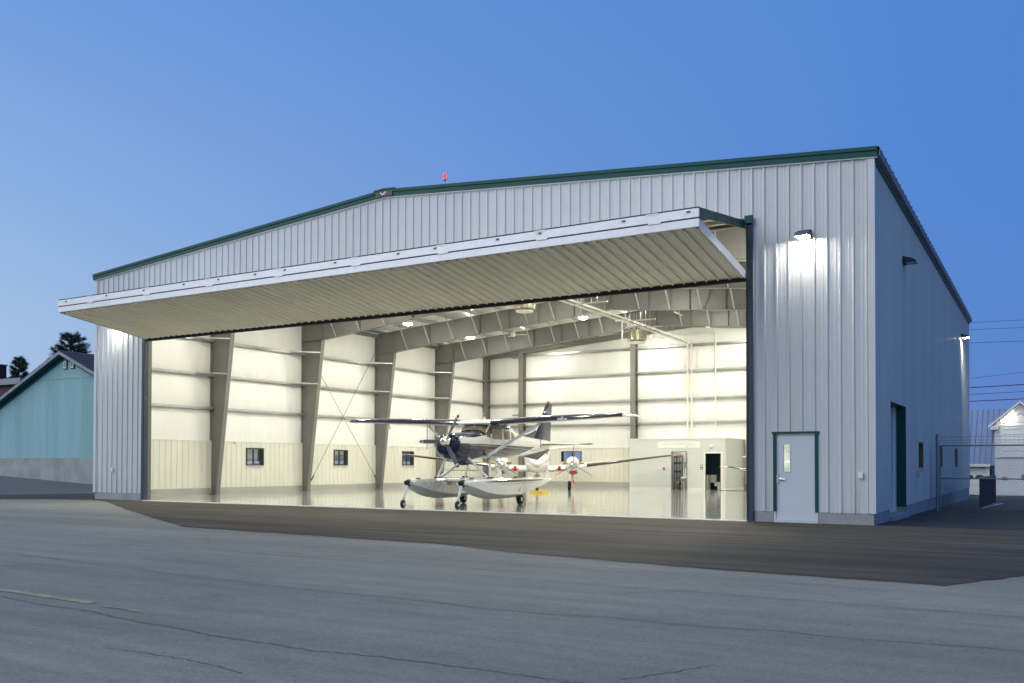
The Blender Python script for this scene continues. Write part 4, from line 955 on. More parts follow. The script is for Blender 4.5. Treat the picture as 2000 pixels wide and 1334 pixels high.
paint('plane_wing', WHT, lambda e, x, y, z: [(e.AND(e.band(x, .62, 5.30), e.lt(y, 2.40)), NVY)])
paint('plane_tail', NVY, lambda e, x, y, z: [(e.gt(z, 9.0), NVY), (e.band(e.m('SUBTRACT', z, 3.48), -.012, .012), (.35, .35, .40))])
paint('stab_paint', WHT, lambda e, x, y, z: [(e.lt(y, e.m('ADD', 7.19, e.m('MULTIPLY', x, .10))), (.05, .03, .03)), (e.gt(x, 1.80), (.10, .10, .11))])
paint('twin_body', WHT, lambda e, x, y, z: [(e.band(e.m('SUBTRACT', z, e.m('ADD', 1.30, e.m('MULTIPLY', x, .62))), -.026, .026), (.36, .27, .16)), (e.band(e.m('SUBTRACT', z, e.m('ADD', 1.39, e.m('MULTIPLY', x, .62))), -.012, .012), (.10, .08, .06))])
paint('twin_wing', WHT, lambda e, x, y, z: [(e.AND(e.gt(x, 2.75), e.lt(y, e.m('ADD', 3.74, e.m('MULTIPLY', x, .11)))), (.045, .034, .024))], .2)

def ring(hw, zb, zt, ex, y, n=32):
    zc, hz = (zb+zt)/2, (zt-zb)/2; out = []
    for k in range(n):
        t = 2*math.pi*k/n; c, s_ = math.cos(t), math.sin(t)
        out.append((hw*math.copysign(abs(c)**(2/ex), c), y, zc+hz*math.copysign(abs(s_)**(2/ex), s_)))
    return out
def airfoil(x, yle, ch, z, tk, n=9, tw=0):
    up = []; lo = []
    for k in range(n):
        t = (1-math.cos(math.pi*k/(n-1)))/2
        h = tk*ch*(1.4845*math.sqrt(max(t, 0))-.63*t-1.758*t*t+1.4215*t**3-.5075*t**4)
        up.append((x, yle+ch*t, z+h*1.15+ch*.02*math.sin(math.pi*t))); lo.append((x, yle+ch*t, z-h*.75+ch*.02*math.sin(math.pi*t)))
    return up+lo[-2:0:-1]
def wheel(parent, c, r, wd, ax=(1, 0, 0), hub='white_trim'):
    a = Vector(ax).normalized(); o = Vector(c)-a*wd/2
    w_ = MB().lathe([(r*.55, 0), (r*.82, .01), (r*.97, wd*.18), (r, wd*.5), (r*.97, wd*.82), (r*.82, wd-.01), (r*.55, wd)], o, a, 24).build('wheel', 'tire', parent, smooth=40)
    MB().lathe([(r*.10, -.012), (r*.30, -.006), (r*.50, .012), (r*.545, .004), (r*.545, wd-.004), (r*.50, wd-.012), (r*.30, wd+.006), (r*.1, wd+.012)], o, a, 18).build('hub', hub, w_, smooth=40)
    return w_
def blade(parent, c, ang, Rr, wd, m, tips=True, twist=.55, feather=0.0):
    """propeller blade in the plane across the y axis; sections twist about the blade"""
    d = Vector((math.cos(ang), 0, math.sin(ang))); sdv = Vector((-math.sin(ang), 0, math.cos(ang))); fw = Vector((0, 1, 0)); c = Vector(c)
    def sec(t):
        r = Rr*t; ch = wd*(.55+1.6*t-1.55*t*t)*(1 if t < .97 else .55); th = .16*ch*(1.25-t*.7)+.004; tw = feather if feather else twist*(1.15-t*.75)
        u = sdv*math.cos(tw)+fw*math.sin(tw); v = -sdv*math.sin(tw)+fw*math.cos(tw)
        return [c+d*r+u*(ch*.5*math.cos(a))+v*(th*.5*math.sin(a)) for a in [k*math.pi/6 for k in range(12)]]
    def part(nm, t0, t1, mm, n=6):
        return MB().loft([sec(t0+(t1-t0)*k/n) for k in range(n+1)]).build(nm, mm, parent, smooth=True)
    if not tips: return part('propeller_blade', .10, 1.0, m, 10)
    b_ = part('propeller_blade', .10, .84, m, 8)
    for nm, t0, t1, mm in (('tip_band', .84, .90, 'white_trim'), ('tip_band', .90, .95, 'black_part'), ('tip_band', .95, 1.0, 'white_trim')):
        MB().loft([sec(t0), sec((t0+t1)/2), sec(t1)]).build(nm, mm, b_, smooth=True)
    return b_

def seaplane(loc, rz):
    r = thing('seaplane', 'navy and white single engine seaplane on wheeled floats, wing on top', 'airplane', loc, rz)
    ST = [(.36, .33, 1.80, 2.32, 2.3), (.385, .40, 1.72, 2.35, 2.4), (.42, .44, 1.66, 2.37, 2.5), (.60, .49, 1.56, 2.40, 2.6), (.95, .54, 1.50, 2.43, 2.8), (1.5, .57, 1.52, 2.47, 3.0), (1.95, .58, 1.57, 2.52, 3.2),
          (2.15, .58, 1.59, 2.66, 3.2), (2.45, .58, 1.60, 2.84, 3.4), (2.9, .58, 1.60, 2.89, 3.6), (3.7, .57, 1.61, 2.89, 3.6), (4.15, .54, 1.62, 2.80, 3.2), (4.7, .47, 1.64, 2.60, 2.9),
          (5.5, .38, 1.69, 2.48, 2.6), (6.5, .28, 1.77, 2.42, 2.4), (7.5, .18, 1.88, 2.38, 2.2), (8.25, .07, 2.0, 2.34, 2.0)]
    fu = MB().loft([ring(hw, zb, zt, ex, y, 40) for y, hw, zb, zt, ex in ST]).build('fuselage', 'plane_fuselage', r, smooth=50)
    def st(y):
        for a, b in zip(ST, ST[1:]):
            if a[0] <= y <= b[0]: t = (y-a[0])/(b[0]-a[0]); return [a[k]+(b[k]-a[k])*t for k in range(1, 5)]
    def sx(y, z, off):
        hw, zb, zt, ex = st(y); q = min(.999, abs((z-(zb+zt)/2)/((zt-zb)/2))); return hw*(1-q**ex)**(1/ex)+off
    def patch(nm, poly, m, sd, off=.008, parent=fu):
        n = len(poly); mb = MB(); cy = sum(p[0] for p in poly)/n; cz = sum(p[1] for p in poly)/n
        pts = [(cy, cz)]+[(cy+(p[0]-cy)*k, cz+(p[1]-cz)*k) for k in (.5, 1) for p in poly]
        mb.faces([(sd*sx(y, z, off), y, z) for y, z in pts], [(0, 1+k, 1+(k+1) % n) for k in range(n)]+[(1+k, n+1+k, n+1+(k+1) % n, 1+(k+1) % n) for k in range(n)])
        return mb.build(nm, m, parent, smooth=True)
    def rrect(y0, y1, z0, z1, c=.05, slant=0): return [(y0+c, z0), (y1-c, z0), (y1, z0+c), (y1, z1-c), (y1-c, z1), (y0+c+slant, z1), (y0+slant, z1-c), (y0, z0+c)]
    for sd in (-1, 1):
        for y0, y1, z0, z1 in ((2.40, 3.14, 2.25, 2.60), (3.26, 3.74, 2.26, 2.58)): patch('cabin_window', rrect(y0, y1, z0, z1), 'cabin_glass', sd)
        patch('cabin_window', [(3.86, 2.27), (4.20, 2.27), (4.22, 2.34), (4.10, 2.46), (3.96, 2.53), (3.86, 2.53)], 'cabin_glass', sd)
        patch('quarter_window', [(2.03, 2.33), (2.30, 2.28), (2.33, 2.60), (2.28, 2.64)], 'cabin_glass', sd)
        patch('air_inlet', [(.64, 2.02), (.78, 2.02), (.82, 2.10), (.78, 2.19), (.66, 2.19)], 'black_part', sd) if sd < 0 else None
        patch('cowl_vent', rrect(.78, .90, 1.72, 1.80, .02), 'black_part', sd); patch('cowl_vent', rrect(1.30, 1.42, 1.70, 1.76, .02), 'black_part', sd)
        for ys, za, zb2 in ((1.02, 1.62, 2.36), (1.93, 1.66, 2.42), (2.36, 1.70, 2.24), (3.20, 1.70, 2.24), (4.6, 1.72, 2.5), (5.5, 1.76, 2.4), (6.4, 1.84, 2.34)): patch('panel_seam', [(ys, za), (ys+.009, za), (ys+.009, (za+zb2)/2), (ys+.009, zb2), (ys, zb2), (ys, (za+zb2)/2)], 'sign_dark', sd, .003)
        patch('door_line', [(2.36, 1.72), (3.20, 1.72), (3.205, 1.716), (2.36, 1.714)], 'black_part', sd, .004)
    rng = []
    for y in (1.985, 2.05, 2.15, 2.3, 2.43):
        hw, zb, zt, ex = st(y); n = 64; rg = ring(hw+.012, zb, zt+.012, ex, y-.006, n); lo = 5 if y < 2.2 else 5
        rng.append(rg[lo:n//2-lo+1])
    MB().loft(rng, cap=False, closed=False).build('windshield', 'cabin_glass', fu, smooth=True)
    MB().bar((0, 1.98, 2.545), (0, 2.43, 2.865), .022, .016).build('windshield_post', 'paint_white', fu)
    for sd in (-1, 1): MB().bar((sd*.50, 2.00, 2.40), (sd*.50, 2.40, 2.78), .05, .03).build('windshield_post', 'paint_white', fu)
    # cowl front openings
    for sd in (-1, 1): MB().lathe([(.095, 0), (.10, .03), (.085, .05)], (sd*.27, .405, 2.11), (0, -1, 0), 18).build('air_inlet', 'black_part', fu)
    MB().prism([(-.14, .50, 1.60), (.14, .50, 1.60), (.12, .50, 1.72), (-.12, .50, 1.72)], (0, -.06, 0)).build('oil_cooler', 'black_part', fu)
    MB().prism([(-.20, 1.22, 1.50), (-.20, 1.62, 1.54), (-.20, 1.62, 1.46), (-.20, 1.36, 1.36)], (.40, 0, 0)).build('cowl_flap', 'paint_navy', fu)
    # spinner and propeller
    sp = MB().lathe([(.015, -.02), (.06, .02), (.12, .12), (.17, .24), (.19, .34), (.19, .36)], (0, 0, 2.13), (0, 1, 0), 28).build('spinner', 'chrome', r, smooth=40)
    for a in (60, 180, 300): blade(r, (0, .27, 2.13), R_(a), 1.0, .155, 'blade_gray')
    # wing
    wl = [(-5.46, 2.45, .55, 2.99, .10), (-5.38, 2.26, 1.0, 2.965, .14), (-5.2, 2.22, 1.13, 2.955, .145), (-2.9, 2.15, 1.63, 2.875, .145), (-.6, 2.15, 1.63, 2.79, .145), (0, 2.17, 1.60, 2.785, .14)]
    wl = wl+[(-a, b, c, d, e) for a, b, c, d, e in reversed(wl[:-1])]
    wg = MB().loft([airfoil(x, y, c, z, t, 12) for x, y, c, z, t in wl]).build('wing', 'plane_wing', r, smooth=50)
    for sd in (-1, 1):
        MB().loft([airfoil(sd*5.40, 2.3, .95, 2.965, .10, 8), airfoil(sd*5.58, 2.62, .62, 2.95, .06, 8), airfoil(sd*5.66, 2.95, .25, 2.93, .03, 8)]).build('wing_tip', 'paint_white', wg, smooth=50)
        MB().bar((sd*5.35, 2.30, 2.98), (sd*5.39, 2.42, 2.99), .06, .05).build('tip_lamp', 'chrome', wg)
        MB().lathe([(.045, 0), (.05, .05), (.02, .08)], (sd*3.3, 2.14, 2.90), (0, -1, 0), 12).build('landing_light', 'chrome', wg) if sd > 0 else None
        MB().tube([(sd*.55, 2.05, 1.66), (sd*.68, 2.10, 1.74), (sd*2.08, 2.72, 2.68), (sd*2.2, 2.76, 2.78)], [.075, .055, .048, .07], 10).build('wing_strut', 'paint_white', r, smooth=True)
        MB().tube([(sd*2.24, 2.74, 2.80), (sd*2.24, 2.74, 1.95+.02*sd)], .012, 6).build('tie_rope', 'sign_dark', r)
    MB().box((3.12, 2.135, 2.845), (3.45, 2.17, 2.905)).build('lamp_lens', 'chrome', wg); MB().tube([(-3.7, 2.5, 2.83), (-3.7, 2.5, 2.74)], .012, 6).lathe([(.045, 0), (.05, .04), (.02, .10)], (-3.7, 2.46, 2.70), (0, 1, 0), 10).build('tow_hook', 'chrome', wg)
    for x, y in ((-.2, 2.9), (.25, 3.3)): MB().tube([(x, y, 2.93), (x+.02, y+.28, 3.20)], .006, 5).build('antenna', 'paint_white', wg)
    MB().lathe([(.05, 0), (.05, .05), (.02, .09)], (.05, 2.8, 2.95), n=12).build('antenna', 'paint_white', wg)
    # tail
    MB().loft([[(sx_*t, y, z) for sx_, y in ((0, a), (1, a+.12), (1, (a+b)/2), (.2, b), (-.2, b), (-1, (a+b)/2), (-1, a+.12))] for t, a, b, z in ((.060, 6.75, 8.42, 2.30), (.055, 7.05, 8.46, 2.62), (.045, 7.60, 8.54, 3.3), (.035, 8.03, 8.60, 3.78), (.015, 8.16, 8.58, 3.82))]).build('fin', 'plane_tail', r, smooth=40)
    MB().prism([(-.02, 5.75, 2.44), (-.02, 6.5, 2.58), (-.02, 7.1, 2.72), (-.02, 7.1, 2.35), (-.02, 6.0, 2.40)], (.04, 0, 0)).build('dorsal_fin', 'paint_navy', r)
    MB().lathe([(.04, 0), (.05, .03), (.04, .09), (.01, .11)], (0, 8.25, 3.81), n=12).build('tail_beacon', 'red_plastic', r, smooth=40)
    MB().prism([(-.025, 5.85, 1.70), (-.025, 7.2, 1.56), (-.025, 8.40, 1.98), (-.025, 7.9, 2.06), (-.025, 6.6, 1.82)], (.05, 0, 0)).build('ventral_fin', 'paint_navy', r)
    stl = [(-1.98, 7.42, .62, 2.16, .07), (-1.8, 7.36, .78, 2.16, .09), (0, 7.12, 1.05, 2.14, .10)]; stl = stl+[(-a, b, c, d, e) for a, b, c, d, e in reversed(stl[:-1])]
    MB().loft([airfoil(*q, 8) if False else airfoil(q[0], q[1], q[2], q[3], q[4], 8) for q in stl]).build('stabilizer', 'stab_paint', r, smooth=50)
    for sd in (-1, 1): MB().loft([airfoil(sd*1.72, 7.30, .95, 2.165, .07, 8), airfoil(sd*2.02, 7.42, .74, 2.18, .05, 8)]).build('elevator_horn', 'blade_gray', r, smooth=50)
    # floats
    FS = [(-.44, .08, .745, .775, .845), (-.32, .19, .67, .745, .875), (0, .31, .50, .655, .90), (.5, .39, .345, .52, .92), (1.2, .42, .255, .425, .93), (2.0, .42, .24, .39, .93), (3.04, .42, .245, .385, .93),
          (3.06, .41, .33, .405, .93), (4.0, .365, .45, .515, .925), (5.0, .27, .60, .645, .915), (6.1, .13, .79, .815, .90)]
    for sd in (-1, 1):
        cx = sd*1.0; mb = MB(); n = 9; rings = []
        for y, b_, zk, zc, zd in FS:
            rings.append([(cx, y, zk), (cx+.55*b_, y, zk+(zc-zk)*.5-.012), (cx+b_, y, zc), (cx+b_*.98, y, zd-.06), (cx+b_*.72, y, zd), (cx-b_*.72, y, zd), (cx-b_*.98, y, zd-.06), (cx-b_, y, zc), (cx-.55*b_, y, zk+(zc-zk)*.5-.012)])
        base = 0; mb.loft(rings)
        mb.mi = []
        for i in range(len(rings)-1):
            for k in range(n):
                inner = (k in (5, 6)) if sd > 0 else (k in (2, 3))
                mb.mi.append(0 if k in (0, 1, 7, 8) else (2 if inner and sd < 0 else 1))
        mb.mi += [1, 1]
        fl = mb.build('float', ['float_bottom', 'paint_white', 'alu_float'], r, smooth=28)
        def side_strip(nm, y0, y1, z0, z1, m, taper=.012):
            pts = []
            for k in range(13):
                y = y0+(y1-y0)*k/12
                for a, b in zip(FS, FS[1:]):
                    if a[0] <= y <= b[0]: t = (y-a[0])/(b[0]-a[0]); hw = a[1]+(b[1]-a[1])*t; break
                q = math.sin(math.pi*min(1, max(.02, k/12)))**.5; zm = (z0+z1)/2+.012*k/12; hz = (z1-z0)/2*q
                pts.append((cx+sd*(hw*.99+.006), y, zm-hz, zm+hz))
            mb = MB(); mb.faces([(p[0], p[1], p[2]) for p in pts]+[(p[0]-sd*.002, p[1], p[3]) for p in pts], [(k, k+1, 14+k, 13+k) for k in range(12)]); mb.build(nm, m, fl)
        side_strip('stripe', .45, 5.2, .800, .866, 'paint_navy'); side_strip('stripe', 1.3, 4.4, .735, .748, 'red_plastic')
        for ys in (.10, .85, 1.65, 2.45, 3.6, 4.5, 5.3):
            for a, b in zip(FS, FS[1:]):
                if a[0] <= ys <= b[0]: t = (ys-a[0])/(b[0]-a[0]); hw, zc_, zd_ = [a[q]+(b[q]-a[q])*t for q in (1, 3, 4)]; break
            MB().q((cx+sd*(hw+.004), ys, zc_+.01), (cx+sd*(hw+.004), ys+.010, zc_+.01), (cx+sd*(hw*.98+.004), ys+.010, zd_-.06), (cx+sd*(hw*.98+.004), ys, zd_-.06)).build('panel_seam', 'satin_steel', fl)
        MB().bar((cx+sd*.425, 2.75, .50), (cx+sd*.425, 2.88, .60), .02, .05).build('step_plate', 'satin_steel', fl)
        MB().lathe([(.03, -.11), (.065, -.10), (.085, -.02), (.125, .08), (.05, .14)], (cx, -.42, .80), (0, 1, -.15), 16).build('bumper', 'black_rubber', fl, smooth=True)
        g = MB().tube([(cx, -.40, .76), (cx-.0, -.60, .36), (cx, -.63, .30)], [.045, .040, .035], 10).build('nose_gear', 'paint_white', r, smooth=40)
        MB().tube([(cx+.075, -.66, .13), (cx+.075, -.64, .22), (cx, -.63, .30), (cx-.075, -.64, .22), (cx-.075, -.66, .13)], .018, 6).build('fork', 'satin_steel', g)
        wheel(r, (cx, -.66, .128), .128, .09)
        wheel(r, (cx+sd*.13, 3.42, .19), .19, .15); MB().tube([(cx+sd*.13, 3.42, .19), (cx, 3.40, .24), (cx, 3.30, .42)], .04, 8).build('main_gear_leg', 'paint_white', r)
        MB().prism([(cx-.012, 5.80, .90), (cx-.012, 6.16, .90), (cx-.012, 6.13, 1.10), (cx-.012, 5.98, 1.22), (cx-.012, 5.86, 1.20)], (.024, 0, 0)).build('water_rudder', 'paint_white', r)
        for y0, z0, x1, y1, z1, rr_ in ((1.40, .93, .42, 1.02, 1.56, .040), (1.46, .93, .40, 2.55, 1.62, .046), (3.30, .93, .42, 2.62, 1.62, .038)):
            MB().tube([(cx, y0, z0-.03), (sd*x1, y1, z1+.05)], rr_, 8).build('float_strut', 'paint_white', r, smooth=40)
            MB().box((cx-.07, y0-.07, z0-.02), (cx+.07, y0+.07, z0+.05)).build('strut_foot', 'black_part', r)
        MB().box((cx-.10, .25, .915), (cx-.06, .45, .95)).build('cleat', 'boot_black', fl)
    for y in (1.38, 3.32): MB().tube([(-.72, y, .86), (.72, y, .86)], .055, 10).build('spreader_bar', 'paint_white', r, smooth=40)
    for y, z in ((1.9, 1.19),): MB().tube([(-.98, y, z), (1.0, y, z)], .016, 6).build('step_bar', 'satin_steel', r)
    for a, b in (((-.9, 1.5, .93), (.9, 3.2, .95)), ((.9, 1.5, .93), (-.9, 3.2, .95)), ((-.95, 1.42, .95), (.38, 1.1, 1.55)), ((.95, 1.42, .95), (-.38, 1.1, 1.55))): MB().tube([a, b], .005, 5).build('brace_wire', 'satin_steel', r)
    pd = MB().tube([(-.565, 2.9, .80), (-.565, 1.72, .80)], .014, 8).prism([(-.572, 1.74, .78), (-.572, 1.60, .70), (-.572, 1.42, .71), (-.572, 1.38, .84), (-.572, 1.58, .87), (-.572, 1.74, .82)], (.014, 0, 0)).build('paddle', 'paddle_wood', r)
    return r
seaplane((-13.2, 1.05, 0), .065)

def twin(loc, rz, label, sc=1.0):
    r = thing('twin_airplane', label, 'airplane', loc, rz); r.scale = (sc, sc, sc)
    ST = [(0, .05, 1.40, 1.50, 2), (.08, .16, 1.30, 1.58, 2), (.3, .32, 1.17, 1.70, 2), (.8, .48, 1.07, 1.86, 2.1), (1.5, .60, 1.03, 2.02, 2.2), (2.1, .66, 1.0, 2.13, 2.3), (2.7, .70, 1.0, 2.50, 2.3), (3.2, .72, 1.0, 2.62, 2.3), (6.2, .72, 1.0, 2.62, 2.3), (7.6, .60, 1.15, 2.56, 2.2), (9.4, .30, 1.60, 2.38, 2), (10.6, .08, 2.0, 2.25, 2)]
    MB().loft([ring(hw, zb, zt, ex, y, 36) for y, hw, zb, zt, ex in ST]).build('fuselage', 'twin_body', r, smooth=50)
    rg = [ring(hw+.01, zb, zt+.012, 2.3, y, 64)[6:27] for y, hw, zb, zt in ((2.13, .665, 1.0, 2.16), (2.4, .68, 1.0, 2.33), (2.68, .70, 1.0, 2.50))]
    MB().loft(rg, cap=False, closed=False).build('windshield', 'cabin_glass', r, smooth=True)
    wl = [(-7.65, 4.45, .85, 1.98, .10), (-7.5, 4.36, .95, 1.96, .12), (-2.7, 3.80, 1.85, 1.36, .14), (-1.95, 3.45, 2.3, 1.22, .15), (-.6, 3.25, 2.55, 1.14, .16)]; wl = wl+[(-a, b, c, d, e) for a, b, c, d, e in reversed(wl)]
    MB().loft([airfoil(x, y, c, z, t, 10) for x, y, c, z, t in wl]).build('wing', 'twin_wing', r, smooth=50)
    for sd in (-1, 1):
        MB().loft([airfoil(sd*7.6, 4.42, .88, 1.975, .09, 8), airfoil(sd*7.82, 4.75, .45, 1.99, .05, 8)]).build('wing_tip', 'paint_white', r, smooth=50)
        nx = sd*1.95
        na = MB().loft([ring(a, zb, zt, 2.2, y, 26) for y, a, zb, zt in ((1.90, .22, 1.20, 1.68), (2.05, .30, 1.02, 1.76), (2.5, .37, .95, 1.84), (3.4, .41, .95, 1.90), (4.6, .38, 1.05, 1.86), (6.2, .12, 1.35, 1.65))]); na.v = [(x+nx, y, z) for x, y, z in na.v]; na = na.build('nacelle', 'paint_white', r, smooth=50)
        MB().lathe([(.02, -.42), (.09, -.36), (.17, -.20), (.22, .0), (.215, .02)], (nx, 1.92, 1.44), (0, 1, 0), 22).build('spinner', 'chrome', na, smooth=40)
        for a in (90, 210, 330): blade(na, (nx, 1.76, 1.44), R_(a), 1.14, .20, 'boot_black', False, 0, 1.45)
        sc_ = MB().loft([[(nx+q*.24*math.cos(a), y, 1.03+q*.12*math.sin(a)-dz) for a in [k*math.pi/9 for k in range(18)]] for q, y, dz in ((1.0, 1.96, 0), (1.12, 2.02, 0), (1.2, 2.4, .0), (.8, 3.2, -.05))]).build('inlet_scoop', 'chrome', na, smooth=40)
        MB().loft([[(nx+q*.20*math.cos(a), y, 1.03+q*.09*math.sin(a)) for a in [k*math.pi/9 for k in range(18)]] for q, y in ((.9, 1.93), (1.0, 1.945), (1.0, 1.99))]).build('inlet_plug', 'red_plastic', na, smooth=40)
        MB().box((nx-.012, 1.925, .78), (nx+.012, 1.935, .98)).box((nx-.035, 1.91, .42), (nx+.035, 1.93, .62)).box((nx-.006, 1.918, .62), (nx+.006, 1.928, .80)).build('warning_ribbon', 'red_plastic', na)
        for q in (-1, 1): MB().tube([(nx+q*.26, 2.18, 1.52), (nx+q*.40, 2.14, 1.53), (nx+q*.52, 2.28, 1.52)], [.07, .075, .07], 10).build('exhaust_stack', 'exhaust', na, smooth=40)
        lg = MB().tube([(nx, 3.75, 1.1), (nx, 3.70, .30)], .055, 10).tube([(nx+.08, 3.55, 1.0), (nx+.04, 3.70, .50)], .02, 6).tube([(nx, 4.3, 1.05), (nx, 3.75, .55)], .022, 6).build('main_gear_leg', 'paint_white', r)
        for q in (-1,): wheel(r, (nx-.16, 3.70, .27), .27, .19)
        MB().box((nx-.28, 3.4, .60), (nx-.262, 4.2, 1.0)).box((nx+.262, 3.4, .60), (nx+.28, 4.2, 1.0)).build('gear_door', 'paint_white', r)
        MB().box((sd*1.15, 3.30, 1.10), (sd*1.30, 3.36, 1.36)).box((sd*1.05, 3.22, 1.17), (sd*1.42, 3.27, 1.23)).build('intake_cover', 'red_plastic', r)
        sl_ = [(sd*.05, 9.3, 1.25, 2.30, .09), (sd*2.6, 9.75, .75, 2.62, .09)]
        MB().loft([airfoil(x, y, c, z, t, 8) for x, y, c, z, t in sl_]).build('stabilizer', 'paint_white', r, smooth=50)
    MB().prism([(-.045, 7.9, 2.45), (-.045, 9.4, 3.0), (-.045, 10.3, 4.35), (-.045, 11.1, 4.35), (-.045, 10.7, 2.2), (-.045, 9.4, 2.3)], (.09, 0, 0)).build('fin', 'paint_white', r)
    ng = MB().tube([(0, 1.55, 1.1), (0, 1.48, .25)], .05, 10).tube([(0, 1.85, 1.05), (0, 1.50, .55)], .02, 6).build('nose_gear', 'satin_steel', r)
    MB().box((-.20, 1.15, .72), (-.185, 1.9, 1.06)).box((.185, 1.15, .72), (.20, 1.9, 1.06)).build('gear_door', 'paint_white', r); wheel(r, (0, 1.46, .20), .20, .15)
    for q in (-1, 1): MB().lathe([(.055, 0), (.06, .06), (.03, .10)], (q*.10, 1.50, .86), (0, -1, 0), 12).build('taxi_light', 'chrome', r, smooth=40)
    return r
tw = twin((-18.15, 16.35, 0), .50, 'white twin engine airplane with gold nose stripe parked behind the seaplane', .95)
twin((-1.42, 12.95, 0), .90, 'white twin engine airplane mostly hidden behind the right door jamb', .66)
t = thingw('wheel_chock', 'yellow chock on the floor under the nose of the white twin', 'chock', (-17.6, 15.3, 0))
MB().box((-17.95, 15.25, 0), (-17.0, 15.42, .10)).box((-17.7, 15.2, .1), (-17.3, 15.4, .13)).build('block', 'yellow_plastic', t)
# ------------------------------------------------------------------ outside: teal building and trees at the left
TY = 11.13; TP = (-48.1, 8.20); TS = .425
tb = thingw('teal_building', 'teal sided gable building on a concrete base left of the hangar', 'building', (-51, 18, .3))
def tz(x): return TP[1]-.30-TS*abs(x-TP[0])
s = -60.9; back = MB().prism([(-61, TY+.05, 1.6), (-36.3, TY+.05, 1.6), (-36.3, TY+.05, tz(-36.3)), (TP[0], TY+.05, tz(TP[0])), (-61, TY+.05, tz(-61))], (0, 22, 0)).build('wall_body', 'teal', tb)
while s < -37:
    a, b = s, s+1.22; s += 1.22
    for z0f, z1f in ((lambda x: 1.69, lambda x: min(6.50, tz(x))), (lambda x: 6.515, lambda x: tz(x))):
        mb = MB(); xs = []
        x = a
        while x < b-.01: xs += [(x, 0), (x+.185, 0), (x+.190, .012), (x+.198, .012)]; x += .2033
        xs.append((b-.002, 0)); xs = [q for q in xs if q[0] <= b]
        for (xa, da), (xb, db) in zip(xs, xs[1:]):
            if z1f(xa) > z0f(xa) and z1f(xb) > z0f(xb): mb.q((xa, TY-.02+da, z0f(xa)), (xb, TY-.02+db, z0f(xb)), (xb, TY-.02+db, z1f(xb)), (xa, TY-.02+da, z1f(xa)))
        if mb.v: mb.build('siding_sheet', 'teal', tb, fix=False)
for k in range(8): MB().box((-61+k*3.1+.004, TY-.06, -.5), (-61+(k+1)*3.1-.004, TY+.3, 1.685)).build('foundation_block', 'concrete', tb)
for sg in (-1, 1):
    xe = TP[0]+sg*12.6; ze = TP[1]-TS*12.6
    MB().prism([(TP[0], TY-.40, TP[1]-.02), (xe, TY-.40, ze-.02), (xe, TY-.40, ze+.02), (TP[0], TY-.40, TP[1]+.02)], (0, 23, 0)).build('roof_slope', 'shingle', tb)
    MB().prism([(TP[0], TY-.44, TP[1]-.22), (xe, TY-.44, ze-.22), (xe, TY-.44, ze-.022), (TP[0], TY-.44, TP[1]-.022)], (0, .035, 0)).build('rake_board', 'fascia_gray', tb)
    MB().prism([(TP[0], TY-.40, TP[1]-.24), (xe, TY-.40, ze-.24), (xe, TY-.40, ze-.20), (TP[0], TY-.40, TP[1]-.20)], (0, .38, 0)).build('rake_soffit', 'teal_trim', tb)
    MB().prism([(TP[0], TY-.05, TP[1]-.48), (xe, TY-.05, ze-.48), (xe, TY-.05, ze-.242), (TP[0], TY-.05, TP[1]-.242)], (0, .028, 0)).build('frieze_board', 'teal_trim', tb)
    for kk in range(24): MB().prism([(TP[0]+sg*kk*.52, TY-.41, TP[1]+.024-TS*kk*.52), (TP[0]+sg*(kk+1)*.52, TY-.41, TP[1]+.024-TS*(kk+1)*.52), (TP[0]+sg*(kk+1)*.52, TY-.41, TP[1]+.048-TS*(kk+1)*.52), (TP[0]+sg*kk*.52, TY-.41, TP[1]+.030-TS*kk*.52)], (0, 23, 0)).build('shingle_course', 'shingle', tb)
for x in (-48.02, -47.30):
    mb = MB(); mb.box((x-.20, TY-.075, 7.10), (x+.20, TY-.025, 7.62)); v_ = mb.build('gable_window', 'teal_trim', tb)
    mb = MB()
    for a, b in (((x-.14, 7.15), (x-.095, 7.58)), ((x+.095, 7.15), (x+.14, 7.58)), ((x-.095, 7.15), (x+.095, 7.20)), ((x-.095, 7.53), (x+.095, 7.58))): mb.box((a[0], TY-.10, a[1]), (b[0], TY-.076, b[1]))
    mb.build('frame', 'white_trim', v_); MB().box((x-.095, TY-.085, 7.20), (x+.095, TY-.079, 7.53)).build('pane', 'fascia_gray', v_)
mbld = thingw('maroon_building', 'dark maroon building with gray roof edge at the far left', 'building', (-96, 36, 0))
MB().box((-112, 29.5, -.5), (-82.6, 44, 9.05)).build('wall', 'maroon', mbld); MB().box((-112.5, 28.9, 9.05), (-82.1, 44.5, 9.62)).build('roof_edge', 'fascia_gray', mbld); MB().box((-112, 29.2, 9.62), (-82.4, 44.2, 9.72)).build('roof_deck', 'shingle', mbld)
MB().box((-90.4, 30.2, 9.72), (-88.6, 31.4, 11.35)).build('chimney', 'maroon', mbld); MB().box((-90.5, 30.1, 11.351), (-88.5, 31.5, 11.45)).build('chimney_cap', 'fascia_gray', mbld)

